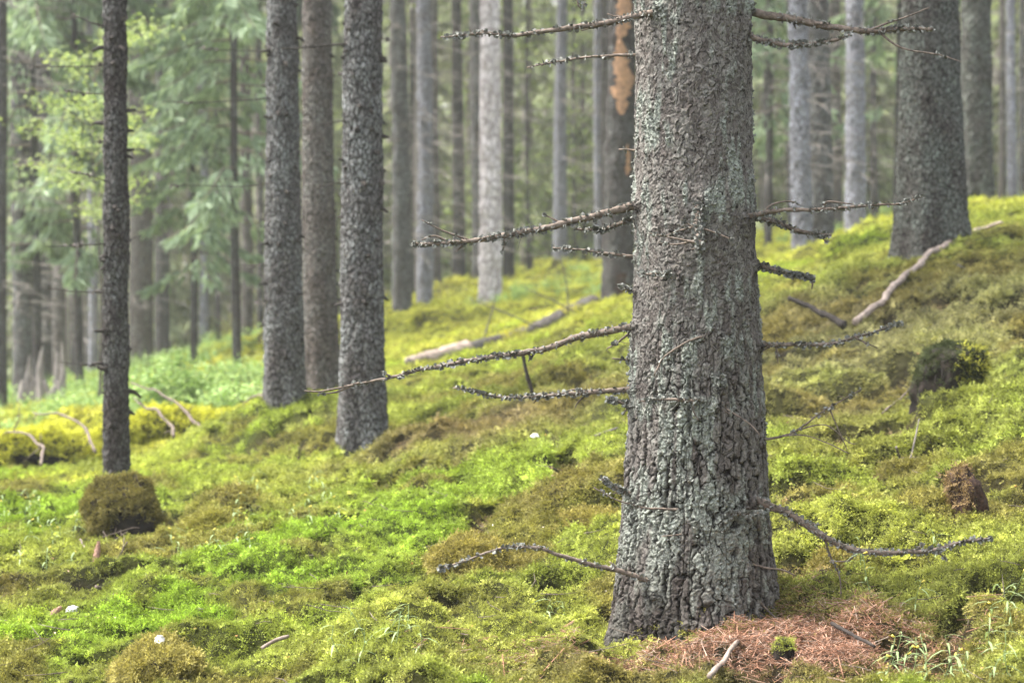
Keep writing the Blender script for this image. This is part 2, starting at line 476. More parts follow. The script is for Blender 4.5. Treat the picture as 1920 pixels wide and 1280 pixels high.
MOUNDS = []   # x, y, radius, height
for px, py, Y, r, h in [(700, 1195, 6.2, 0.17, 0.10), (1240, 1190, 6.35, 0.42, 0.0), (683, 835, 12.7, 0.45, 0.12), (537, 785, 14.2, 0.6, 0.15),
                        (440, 850, 14.2, 0.5, 0.12), (1740, 470, 14.7, 0.8, 0.0), (1830, 800, 9.0, 0.33, 0.09), (1560, 1010, 7.2, 0.12, 0.07), (215, 830, 16.8, 0.8, 0.28),
                        (900, 1030, 7.4, 0.14, 0.06), (850, 1130, 6.7, 0.16, 0.05), (1100, 935, 8.2, 0.2, 0.08), (410, 985, 9.6, 0.22, 0.12), (530, 800, 13.4, 0.3, 0.06),
                        (1680, 1000, 7.2, 0.3, 0.05), (1500, 880, 8.6, 0.3, 0.06), (800, 860, 11.3, 0.25, 0.08), (730, 880, 11.0, 0.18, 0.09), (540, 522, 30, 0.6, 0.3), (1660, 440, 17, 0.5, 0.12),
                        (520, 522, 40, 0.6, 0.3), (800, 595, 28, 0.35, 0.18), (1030, 515, 36, 0.4, 0.25), (845, 545, 36, 0.6, 0.3), (1210, 590, 21, 0.5, 0.12)]:
    q = P(px, py, Y); MOUNDS.append((q[0], q[1], r, h))

HOLES = []
for px, py, Y, rx, ry, h in [(742, 872, 11.1, 0.10, 0.12, 0.13), (818, 886, 10.8, 0.05, 0.06, 0.12), (655, 908, 10.3, 0.08, 0.08, 0.10), (1060, 760, 12.2, 0.28, 0.14, 0.10), (900, 828, 11.3, 0.22, 0.12, 0.08), (1455, 800, 9.8, 0.2, 0.12, 0.12), (868, 1018, 7.6, 0.09, 0.05, 0.08),
                             (1150, 955, 8.0, 0.10, 0.07, 0.1), (1480, 665, 11.4, 0.3, 0.14, 0.1), (1490, 925, 8.1, 0.16, 0.07, 0.09), (395, 1000, 9.2, 0.14, 0.06, 0.07), (1380, 1010, 7.6, 0.12, 0.06, 0.06), (1680, 700, 10.6, 0.25, 0.10, 0.09), (1890, 610, 11.4, 0.12, 0.08, 0.08), (1600, 745, 10.2, 0.14, 0.09, 0.09), (1720, 985, 7.3, 0.15, 0.06, 0.07), (200, 1075, 7.8, 0.2, 0.07, 0.05), (860, 1150, 6.7, 0.12, 0.05, 0.06), (1830, 500, 13, 0.2, 0.12, 0.08), (560, 940, 10, 0.15, 0.07, 0.05), (1010, 1080, 7.0, 0.14, 0.05, 0.05), (1750, 830, 9.0, 0.2, 0.07, 0.07), (1640, 880, 8.5, 0.2, 0.06, 0.07)]:
    q = P(px, py, Y); HOLES.append((q[0], q[1], rx, ry, h))
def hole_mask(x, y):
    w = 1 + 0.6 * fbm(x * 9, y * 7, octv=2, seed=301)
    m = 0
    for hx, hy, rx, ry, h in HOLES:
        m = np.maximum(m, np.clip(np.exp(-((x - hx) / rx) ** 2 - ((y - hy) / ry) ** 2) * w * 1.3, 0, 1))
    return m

def ground(x, y):
    x = np.asarray(x, float); y = np.asarray(y, float)
    z = smooth_ground(x, y)
    far = sstep(6, 20, np.abs(y))
    z = z + (0.05 + 0.05 * far) * fbm(x * 1.1, y * 0.9, octv=3, seed=3) * 1.3
    lump = 1 - np.abs(fbm(x * 3.3, y * 2.6, octv=2, seed=11))
    z = z + 0.09 * (lump - 0.75) * 1.1
    z = z + 0.038 * fbm(x * 9, y * 7.5, octv=3, seed=23)
    z = z - 0.08 * sstep(0.26, 0.42, fbm(x * 4.2, y * 3.2, octv=2, seed=57))       # little hollows between cushions
    z = z + 0.016 * fbm(x * 24, y * 20, octv=2, seed=29) * (1 - sstep(9, 20, y))
    for hx, hy, rx, ry, h in HOLES:
        z = z - 1.5 * h * np.exp(-(((x - hx) / rx) ** 2 + ((y - hy) / ry) ** 2) ** 1.5)
        z = z + 0.6 * h * np.exp(-((x - hx) / (rx * 1.4)) ** 2 - ((y - hy - ry * 1.9) / (ry * 1.2)) ** 2)     # lip of turf on the uphill side
    for mx, my, r, h in MOUNDS:
        z = z + h * np.exp(-((x - mx) ** 2 + (y - my) ** 2) / (r * r))
    return z

COLS = {'olive': (0.175, 0.150, 0.048), 'brown': (0.185, 0.130, 0.078), 'green': (0.205, 0.31, 0.034), 'lime': (0.285, 0.305, 0.072), 'yellow': (0.42, 0.425, 0.065), 'mid': (0.215, 0.245, 0.052), 'dull': (0.235, 0.222, 0.105)}
COLS = {k: np.array(v) for k, v in COLS.items()}
PATCH = []
for px, py, Y, rx, ry, c, w in [
        (420, 1110, 7.2, 0.55, 0.9, 'green', 1.0), (150, 1180, 6.8, 0.5, 0.6, 'green', 0.7), (650, 1000, 8.0, 0.6, 1.2, 'green', 0.8), (880, 920, 9.0, 0.7, 1.2, 'green', 0.55), (80, 960, 10.5, 0.6, 1.3, 'green', 0.8), (430, 870, 13.0, 0.8, 1.0, 'green', 0.6),
        (650, 1020, 7.8, 0.2, 0.3, 'lime', 0.5), (1000, 1180, 6.2, 0.7, 0.5, 'lime', 0.9), (1650, 1090, 6.5, 0.8, 0.7, 'lime', 0.9), (700, 1190, 6.2, 0.3, 0.3, 'lime', 0.9), (1560, 960, 7.6, 0.4, 0.5, 'lime', 0.8),
        (950, 790, 11.0, 0.45, 0.8, 'brown', 0.8), (760, 870, 11.2, 0.35, 0.6, 'brown', 0.6), (1560, 680, 11.3, 1.0, 1.0, 'dull', 0.9), (1750, 620, 11.8, 1.2, 1.3, 'dull', 0.8), (1480, 780, 9.8, 0.5, 0.5, 'brown', 0.6), (1850, 540, 13.0, 1.0, 1.2, 'dull', 0.6), (1500, 620, 12.6, 0.6, 0.5, 'brown', 0.5),
        (280, 1230, 6.2, 0.2, 0.25, 'olive', 0.9), (220, 950, 9.6, 0.3, 0.4, 'olive', 0.95), (400, 985, 9.6, 0.3, 0.3, 'olive', 0.9), (880, 1030, 7.4, 0.25, 0.25, 'olive', 0.8), (880, 1140, 6.7, 0.22, 0.2, 'olive', 0.7), (1110, 930, 8.3, 0.3, 0.3, 'olive', 0.8), (1520, 860, 8.8, 0.6, 0.6, 'olive', 0.7),
        (1850, 860, 8.6, 0.6, 0.5, 'mid', 0.7), (1740, 500, 13.8, 0.6, 0.8, 'mid', 0.9), (1250, 1270, 5.7, 0.5, 0.25, 'brown', 0.6), (1540, 1200, 5.9, 0.35, 0.3, 'brown', 0.9), (60, 1090, 7.6, 0.5, 0.5, 'olive', 0.5),
        (200, 830, 16.5, 1.6, 1.4, 'yellow', 1.0), (100, 900, 12.6, 0.8, 0.8, 'yellow', 0.55)]:
    q = P(px, py, Y); PATCH.append((q[0], q[1], rx, ry, COLS[c], w))

def moss_col(x, y, fine=True):
    x = np.asarray(x, float); y = np.asarray(y, float)
    a = fbm(x * 0.9, y * 0.6, octv=3, seed=101) * 1.6
    b = fbm(x * 2.6, y * 1.9, octv=3, seed=131) * 1.6
    c = np.tile(COLS['mid'], (len(x), 1))
    def bl(c, k, w): return c * (1 - w[:, None]) + COLS[k] * w[:, None]
    c = bl(c, 'green', sstep(0.15, 0.7, a) * 0.75)
    c = bl(c, 'lime', sstep(0.05, 0.7, -a) * 0.8)
    fy = sstep(13, 24, y) * 0.85
    c = bl(c, 'yellow', fy * (0.55 + 0.45 * sstep(-0.4, 0.5, b)))
    wj = 1 + 0.5 * b
    for mx, my, rx, ry, cc, w in PATCH:
        k = w * np.clip(wj * np.exp(-((x - mx) / rx) ** 2 - ((y - my) / ry) ** 2) * 1.3, 0, 1)
        c = c * (1 - k[:, None]) + cc * k[:, None]
    near = 1 - sstep(12, 22, y)
    c = bl(c, 'olive', sstep(0.08, 0.6, b) * (0.35 + 0.45 * near))
    c = bl(c, 'brown', sstep(0.35, 0.7, fbm(x * 4.2, y * 3.2, octv=2, seed=57) * 1.3) * 0.8)
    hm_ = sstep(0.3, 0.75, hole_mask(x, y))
    c = c * (1 - hm_[:, None] * 0.85) + np.array([0.05, 0.035, 0.026]) * (hm_[:, None] * 0.85)  # dark soil in the holes, crevice shade painted into its colour
    if fine:
        d = fbm(x * 17, y * 14, octv=2, seed=151)
        c = c * (1 + 0.45 * d)[:, None]
        c = c * np.exp(0.28 * np.random.default_rng(len(x)).normal(0, 1, len(x)))[:, None]
    return np.clip(c, 0.004, 0.6)

inner = np.linspace(-0.34, 0.34, 190)
outer = np.geomspace(0.345, 1.5, 26)
us = np.concatenate([-outer[::-1], inner, outer])
ys = np.concatenate([np.linspace(-8, 3.6, 24), np.geomspace(3.8, 122, 780)])
U, Yg = np.meshgrid(us, ys)
Yp = np.maximum(Yg, 0) + 2.0 * np.exp(-np.maximum(Yg, 0) / 2)
Xg = np.sign(U) * (np.minimum(np.abs(U), 0.34) * Yp + np.maximum(np.abs(U) - 0.34, 0) * (Yp * 0.8 + 14))
Zg = ground(Xg, Yg)
Vg = np.stack([Xg, Yg, Zg], -1).reshape(-1, 3)
nr, nc = Xg.shape
ii = (np.arange(nr - 1)[:, None] * nc + np.arange(nc - 1)[None]).ravel()
gme = new_mesh('ground', Vg, np.stack([ii, ii + 1, ii + nc + 1, ii + nc], 1), True, colors={'col': moss_col(Vg[:, 0], Vg[:, 1]) * 0.18})  # ground colour darkened to paint shade into the gaps between tufts
gobj = obj('ground', gme, M['ground'])
gobj['kind'] = 'structure'

def gz(x, y):
    return float(ground(np.array([x]), np.array([y]))[0])
def gpt(px, py, Y0, lift=0.0):
    Y = on_ground(px, py, Y0); q = P(px, py, Y)
    q[2] = gz(q[0], q[1]) + lift
    return q

# ------------------------------------------------------------------ moss carpet (tufts instanced on computed points)
def frond(mb, base, d, up, L, w, nleaf):
    """a feathery moss shoot: axis with small leaflet pairs"""
    d = d / np.linalg.norm(d)
    side = np.cross(d, up); side /= np.linalg.norm(side) + 1e-9
    nrm = np.cross(side, d)
    V = []; F = []
    for k in range(nleaf):
        t0 = k / nleaf
        p = base + d * L * t0 + nrm * (-0.25 * L * t0 * t0)
        ww = w * (1 - 0.75 * t0) * rng.uniform(0.8, 1.2)
        for s in (-1, 1):
            tip = p + side * s * ww + d * L * 0.30 + nrm * rng.uniform(-0.2, 0.3) * ww
            i = len(V)
            V += [p - d * L * 0.02, p + d * L * 0.22, tip]
            F.append((i, i + 1, i + 2))
    p = base + d * L * 0.85 - nrm * 0.18 * L
    i = len(V); V += [p - side * w * 0.2, p + side * w * 0.2, p + d * L * 0.22]; F.append((i, i + 1, i + 2))
    mb.add(V, F)
def tuft_mesh(kind, k):
    mb = MB()
    n = {0: 15, 1: 17, 2: 12}[kind]
    for i in range(n):
        a = rng.uniform(0, 2 * np.pi); r = 0.022 * math.sqrt(rng.uniform())
        tilt = {0: rng.uniform(0.3, 1.25), 1: rng.uniform(0.05, 0.6), 2: rng.uniform(0.7, 1.4)}[kind]
        b = rng.uniform(0, 2 * np.pi)
        d = np.array([math.cos(b) * math.sin(tilt), math.sin(b) * math.sin(tilt), math.cos(tilt)])
        L = {0: rng.uniform(0.016, 0.030), 1: rng.uniform(0.012, 0.024), 2: rng.uniform(0.02, 0.036)}[kind]
        w = {0: 0.0055, 1: 0.0042, 2: 0.007}[kind]
        up = np.array([0, 0, 1.0]) + rng.normal(0, 0.3, 3)
        frond(mb, np.array([math.cos(a) * r, math.sin(a) * r, -0.006]), d, up, L, w, 3)
    return mb.mesh('moss_tuft', smooth=False)
tuft_coll = bpy.data.collections.new('moss_tufts')
for k in range(9):
    me = tuft_mesh(k // 3, k)
    me.materials.append(M['moss'])
    o = bpy.data.objects.new('tuft_%02d' % k, me)
    tuft_coll.objects.link(o)

def scatter(name, pts, rot, scl, var, cols, coll, label, cat):
    me = new_mesh(name, pts, [], attrs={'rot': rot, 'scl': scl, 'var': var}, colors={'col': cols})
    o = obj(name, me)
    tag(o, label, cat, kind='stuff')
    ng = bpy.data.node_groups.new(name + '_nodes', 'GeometryNodeTree')
    ng.interface.new_socket('Geometry', in_out='INPUT', socket_type='NodeSocketGeometry')
    ng.interface.new_socket('Geometry', in_out='OUTPUT', socket_type='NodeSocketGeometry')
    gi = ng.nodes.new('NodeGroupInput'); go = ng.nodes.new('NodeGroupOutput')
    iop = ng.nodes.new('GeometryNodeInstanceOnPoints')
    ci = ng.nodes.new('GeometryNodeCollectionInfo')
    ci.inputs['Collection'].default_value = coll
    ci.inputs['Separate Children'].default_value = True
    ci.inputs['Reset Children'].default_value = True
    def na(n, t):
        a = ng.nodes.new('GeometryNodeInputNamedAttribute'); a.data_type = t; a.inputs['Name'].default_value = n
        return a.outputs['Attribute']
    e2r = ng.nodes.new('FunctionNodeEulerToRotation')
    ng.links.new(na('rot', 'FLOAT_VECTOR'), e2r.inputs[0])
    f2i = ng.nodes.new('FunctionNodeFloatToInt')
    ng.links.new(na('var', 'FLOAT'), f2i.inputs[0])
    ng.links.new(gi.outputs[0], iop.inputs['Points'])
    ng.links.new(ci.outputs[0], iop.inputs['Instance'])
    iop.inputs['Pick Instance'].default_value = True
    ng.links.new(f2i.outputs[0], iop.inputs['Instance Index'])
    ng.links.new(e2r.outputs[0], iop.inputs['Rotation'])
    ng.links.new(na('scl', 'FLOAT'), iop.inputs['Scale'])
    ng.links.new(iop.outputs[0], go.inputs[0])
    md = o.modifiers.new('scatter', 'NODES'); md.node_group = ng
    return o

def rot_to(nrm, jit=0.35):
    n = nrm + rng.normal(0, jit, nrm.shape)
    n /= np.linalg.norm(n, axis=1)[:, None]
    return np.stack([np.zeros(len(n)), np.arccos(np.clip(n[:, 2], -1, 1)), np.arctan2(n[:, 1], n[:, 0])], 1)

MOSS = {'p': [], 'r': [], 's': [], 'v': [], 'c': []}
def add_moss(p, nrm, scl, cols, kinds=None):
    MOSS['p'].append(p); MOSS['r'].append(rot_to(nrm)); MOSS['s'].append(scl); MOSS['c'].append(cols)
    k = rng.integers(0, 3, len(p)) if kinds is None else kinds
    MOSS['v'].append(k * 3 + rng.integers(0, 3, len(p)))

NM = 520000
u = rng.uniform(-0.31, 0.31, NM); v = rng.uniform(math.log(4.4), math.log(60), NM)
# more points near, fewer far
keep = rng.uniform(size=NM) < np.interp(v, [math.log(4.4), math.log(9), math.log(16), math.log(60)], [1.0, 1.0, 0.65, 0.3])
u, v = u[keep], v[keep]
y = np.exp(v); x = u * y
bald = fbm(x * 4.2, y * 3.2, octv=2, seed=57)
q = P(1545, 1200, 5.9)
lit = np.exp(-((x - q[0]) / 0.32) ** 2 - ((y - q[1]) / 0.30) ** 2) + np.exp(-((x - P(1300, 1250, 5.75)[0]) / 0.3) ** 2 - ((y - 5.75) / 0.15) ** 2) * 0.7
keep = (rng.uniform(size=len(x)) > sstep(0.3, 0.7, hole_mask(x, y)) * 0.9) & (rng.uniform(size=len(x)) > sstep(0.26, 0.42, bald) * 0.75) & (rng.uniform(size=len(x)) > lit * 0.95)
x, y = x[keep], y[keep]
z = ground(x, y)
e = 0.02
nx = -(ground(x + e, y) - z) / e; ny = -(ground(x, y + e) - z) / e
nn = np.stack([nx, ny, np.ones_like(nx)], 1); nn /= np.linalg.norm(nn, axis=1)[:, None]
kn = fbm(x * 1.7, y * 1.3, octv=2, seed=77)
kinds = np.where(kn > 0.12, 1, np.where(kn < -0.15, 2, 0))
mixk = rng.uniform(size=len(x)) < 0.25
kinds = np.where(mixk, rng.integers(0, 3, len(x)), kinds)
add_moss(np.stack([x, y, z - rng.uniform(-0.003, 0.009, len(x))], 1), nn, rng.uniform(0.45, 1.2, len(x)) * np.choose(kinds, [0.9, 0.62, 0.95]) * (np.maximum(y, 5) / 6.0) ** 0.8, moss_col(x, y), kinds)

# ------------------------------------------------------------------ bark relief
def bark_disp(theta, z, R, s=1.0, fine=True, seed=0, zlow=None):
    """radial relief (m), plate mask, plate random; s scales the flake size, zlow blends to the coarse plates of the butt"""
    S = theta * R
    X, Yc = np.cos(theta) * R, np.sin(theta) * R
    def n3(sc, o, sd): return fbm(X / (sc * s), Yc / (sc * s), z / (sc * s), o, seed + sd)
    S2 = S + 0.018 * s * n3(0.045, 2, 5) + 0.010 * s * n3(0.013, 2, 6)
    Z2 = z + 0.018 * s * n3(0.045, 2, 9) + 0.010 * s * n3(0.013, 2, 10)
    circ = 2 * math.pi * R
    def layer(cw, ch, sd):
        n = max(3, int(round(circ / cw)))
        return worley(S2 / circ * n, Z2 / ch, n, sd)
    # thin overlapping scales: one side of each lifts, the other runs into its neighbour
    F1, F2, r1, dx, dy = layer(0.017 * s, 0.018 * s, seed + 31)
    ang = r1 * 40.0
    lift = dx * np.cos(ang) + dy * np.sin(ang)
    open1 = sstep(-0.25, 0.45, lift * 1.3 + n3(0.02, 2, 21) * 0.9)
    e1 = 1 - (1 - sstep(0.02, 0.19, F2 - F1)) * open1
    h1 = e1 * 0.0026 * s + lift * 0.0042 * s + r1 * 0.0012 * s
    # long plates of the butt, split by vertical cracks that open and close
    G1, G2, r2, ex, ey = layer(0.023 * s, 0.052 * s, seed + 61)
    vert = sstep(-0.2, 0.3, np.abs(ex) - 0.8 * np.abs(ey) * 0.6 + n3(0.04, 2, 25) * 0.7)
    e2 = 1 - (1 - sstep(0.02, 0.28, G2 - G1)) * vert
    h2 = e2 * 0.0085 * s + (ex * np.cos(r2 * 30) + ey * np.sin(r2 * 30)) * 0.005 * s + r2 * 0.003 * s
    low = zlow if zlow is not None else np.full(theta.shape, 0.4)
    h = h1 * (1 - low * 0.35) + h2 * low
    plate = e1 * (1 - low) + e2 * (0.45 + 0.55 * e1) * low
    if fine:
        K1, K2, r3, fx, fy = layer(0.0075 * s, 0.0075 * s, seed + 91)
        k3 = fx * np.cos(r3 * 30) + fy * np.sin(r3 * 30)
        h = h + k3 * 0.0022 * s + r3 * 0.0010 * s
        h = h + 0.0022 * s * n3(0.011, 2, 3)
        plate = plate * (1 - 0.5 * sstep(0.25, 0.6, -k3 * 2 + n3(0.03, 2, 29) * 0.5))
    h = h + 0.006 * s * fbm(X / 0.1, Yc / 0.1, z / 0.16, 3, seed + 13)
    return h, plate, np.where(low > 0.5, r2, r1)

def trunk_grid(th, zz, cx, cy, rad):
    TH, ZZ = np.meshgrid(th, zz)
    CX = np.interp(ZZ, zz, cx); CY = np.interp(ZZ, zz, cy)
    V = np.stack([CX + np.cos(TH) * rad, CY + np.sin(TH) * rad, ZZ], -1).reshape(-1, 3)
    n, m = TH.shape
    i = np.arange(n - 1)[:, None] * m; j = np.arange(m)[None]; j2 = (j + 1) % m
    F = np.stack([i + j, i + j2, i + m + j2, i + m + j], -1).reshape(-1, 4)
    return V, F

# ------------------------------------------------------------------ foliage meshes shared by many trees
def spray(mb, pts, wmax, tw_len, tw_w, dens, hang=0.5):
    """needle twigs along a limb: narrow kite leaves left and right, drooping"""
    pts = resample(pts, 0.07)
    n = len(pts)
    T = np.gradient(pts, axis=0); T /= np.linalg.norm(T, axis=1)[:, None] + 1e-9
    m = int(n * dens)
    idx = rng.uniform(0.12, 1.0, m) ** 0.8 * (n - 1)
    i0 = np.minimum(idx.astype(int), n - 2); fr = (idx - i0)[:, None]
    p = pts[i0] * (1 - fr) + pts[i0 + 1] * fr
    t = T[i0]
    side = np.cross(t, [0, 0, 1.0]); side /= np.linalg.norm(side, axis=1)[:, None] + 1e-9
    sg = rng.choice([-1, 1], m)[:, None]
    out = rng.uniform(0, 1, (m, 1)) ** 1.3 * wmax * (1.05 - idx / n)[:, None]
    p = p + side * sg * out + np.array([0, 0, -1.0]) * (out * hang * rng.uniform(0.3, 1.2, (m, 1)))
    d = t * rng.uniform(0.3, 1.0, (m, 1)) + side * sg * rng.uniform(0.2, 1.0, (m, 1)) + np.array([0, 0, -1.0]) * rng.uniform(0.0, 1.5, (m, 1)) * hang * 1.6
    d /= np.linalg.norm(d, axis=1)[:, None]
    w = np.cross(d, rng.normal(0, 1, (m, 3))); w /= np.linalg.norm(w, axis=1)[:, None] + 1e-9
    L = tw_len * rng.uniform(0.5, 1.3, (m, 1)); W = tw_w * rng.uniform(0.6, 1.3, (m, 1))
    V = np.stack([p, p + d * L * 0.45 + w * W * 0.5, p + d * L, p + d * L * 0.45 - w * W * 0.5], 1).reshape(-1, 3)
    F = np.arange(m * 4).reshape(-1, 4)
    mb.add(V, None, F)

def spruce_parts(H, h0, nb, spread, tw=(0.16, 0.035), dens=3.0, limb_r=0.012, taper=1.0, skirt=0.6):
    """limbs and needles of a spruce, root at origin"""
    lf, lm = MB(), MB()
    for k in range(nb):
        f = (k + rng.uniform(0, 1)) / nb
        z = h0 + (H - h0) * f ** 0.9
        L = spread * (1.02 - f * taper) * rng.uniform(0.7, 1.15) * (skirt + (1 - skirt) * min(1, f * 4))
        if L < 0.15: L = 0.15
        a = rng.uniform(0, 2 * np.pi)
        o = np.array([math.cos(a), math.sin(a), 0])
        dr = rng.uniform(0.25, 0.6)
        pts = [np.array([0, 0, z]), o * L * 0.35 + [0, 0, z - 0.02 * L], o * L * 0.7 + [0, 0, z - dr * 0.5 * L], o * L + [0, 0, z - dr * 0.75 * L]]
        tube(lm, resample(pts, 0.3), np.linspace(limb_r * (1 - 0.6 * f), 0.003, len(resample(pts, 0.3))), 4, cap=False)
        spray(lf, pts, L * 0.33, tw[0], tw[1], dens * (0.6 + L), 0.7)
    return lf, lm

def twig_tangle(h0, h1, nb, Lr, r=0.007, sub=3):
    mb = MB()
    for k in range(nb):
        z = rng.uniform(h0, h1); a = rng.uniform(0, 2 * np.pi); L = rng.uniform(*Lr)
        o = np.array([math.cos(a), math.sin(a), 0]); dr = rng.uniform(-0.05, 0.4)
        bend = np.array([-o[1], o[0], 0]) * rng.uniform(-0.15, 0.15) * L
        pts = resample([np.array([0, 0, z]), o * L * 0.5 + bend + [0, 0, z - dr * 0.3 * L], o * L + [0, 0, z - dr * L * 0.8]], L / 5)
        tube(mb, pts, np.linspace(r, r * 0.35, len(pts)), 3, cap=False)
        for s in range(sub):
            i = rng.integers(1, len(pts)); b = rng.uniform(-1.0, 1.0) + a; l = L * rng.uniform(0.15, 0.4)
            e = pts[i] + np.array([math.cos(b), math.sin(b), rng.uniform(-0.6, 0.2)]) * l
            tube(mb, np.array([pts[i], (pts[i] + e) / 2 + [0, 0, 0.03 * l], e]), [r * 0.5, r * 0.4, r * 0.2], 3, cap=False)
    return mb

CROWN = []
for k in range(3):
    lf, lm = spruce_parts(10.0, 0.0, 70, 2.1, (0.42, 0.11), 4.5, 0.03, 0.95, 0.75)
    a = lf.mesh('crown_%d' % k, False); a.materials.append(M['spruce'])
    CROWN.append(a)
TANG = []
for k in range(4):
    t = twig_tangle(0.9, 8.5, 110, (0.4, 1.4), 0.006, 5)
    a = t.mesh('twig_tangle_%d' % k, False); a.materials.append(M['twig_far']); TANG.append(a)

# ------------------------------------------------------------------ trees seen as trunks
def spruce_tree(spec):
    name = 'spruce_tree'
    xt, wt, xb, yb, wb, Y = spec['px']
    B = P(xb, yb, Y); Tp = P(xt, 0, Y)
    g = gz(B[0], B[1])
    hz = Tp[2] - B[2]
    H = spec.get('H', 15.0)
    lean = (Tp[0] - B[0]) / hz
    k = Y / F_PX / math.cos(PITCH)
    rb, rt = wb / 2 * k, wt / 2 * k
    base = np.array([B[0], B[1], min(B[2], g)])
    dz0 = B[2] - base[2]
    root = thing(name, base, spec['label'], 'tree', spec.get('group'))
    nc, nr_ = spec.get('res', (28, 70))
    vis = hz + 0.5 + dz0
    zz = np.concatenate([np.linspace(-0.35, vis, nr_), np.linspace(vis, H, 14)[1:]])
    th = np.linspace(0, 2 * np.pi, nc, endpoint=False)
    zr = np.clip(zz - dz0, -0.3, None)
    rad = np.where(zr < hz, rb + (rt - rb) * np.clip(zr / hz, 0, 1), rt * (1 - 0.75 * np.clip((zr - hz) / (H - hz), 0, 1)))
    ph = rng.uniform(0, 6.28)
    TH, ZZ = np.meshgrid(th, zz)
    fl = np.exp(-np.clip(ZZ - dz0 + 0.02, -0.2, None) / (0.45 * (rb / 0.15)) ) * spec.get('flare', 0.12)
    R2 = rad[:, None] * (1 + fl * (0.55 + 0.45 * np.cos(TH * 5 + ph)))
    seed = int(abs(xb) * 7 + Y) % 9973
    if spec.get('relief', False):
        h, pl, rn = bark_disp(TH, ZZ, rb, spec.get('flake', 1.5), spec.get('fine', True), seed)
        R2 = R2 + (h - 0.004) * spec.get('amp', 1.5)
    else:
        R2 = R2 * (1 + 0.05 * fbm(np.cos(TH) * 1.5, np.sin(TH) * 1.5, ZZ * 3.5, 3, seed))
    cx = lean * zz + 0.012 * np.sin(zz * 0.9 + ph); cy = 0.012 * np.cos(zz * 0.8 + ph)
    V, F = trunk_grid(th, zz, cx, cy, R2)
    me = new_mesh('trunk', V, F, True)
    obj('trunk', me, M[spec['mat']], root)
    # live crown high above the picture
    c = obj('crown', CROWN[seed % 3], None, root)
    c.location = (lean * 7, 0, spec.get('crown0', 7.0)); c.rotation_euler = (0, 0, rng.uniform(0, 6.28))
    cs = spec.get('crown_s', 0.6 if Y < 23 else 0.42); c.scale = (cs, cs, 0.95)
    if spec.get('tangle', True):
        t = obj('dead_twig_tangle', TANG[seed % 4], None, root)
        t['kind'] = 'stuff'
        t.rotation_euler = (0, 0, rng.uniform(0, 6.28)); t.scale = (spec.get('ts', 1.0),) * 2 + (1.0,)
    for (z, a, L, dr) in spec.get('stubs', []):
        mb = MB()
        r0 = np.interp(z, zz, rad) * 0.9
        o = np.array([math.cos(a), math.sin(a), 0])
        c0 = np.array([np.interp(z, zz, cx), 0, z])
        pts = resample([c0 + o * r0, c0 + o * (r0 + L * 0.5) + [0, 0, -dr * L * 0.2], c0 + o * (r0 + L) + [0, 0, -dr * L]], max(0.02, L / 6))
        tube(mb, pts, np.linspace(0.017, 0.006, len(pts)), 6, 0.3)
        obj('branch_stub', mb.mesh('branch_stub'), M['twig_dark'], root)
    spec['root'] = root; spec['base'] = base; spec['lean'] = lean; spec['rb'] = rb; spec['rt'] = rt; spec['hz'] = hz
    return root

def rstubs(n, z0, z1, Ls=(0.02, 0.12)):
    return [(rng.uniform(z0, z1), rng.uniform(0, 6.28), rng.uniform(*Ls), rng.uniform(-0.2, 0.5)) for _ in range(n)]

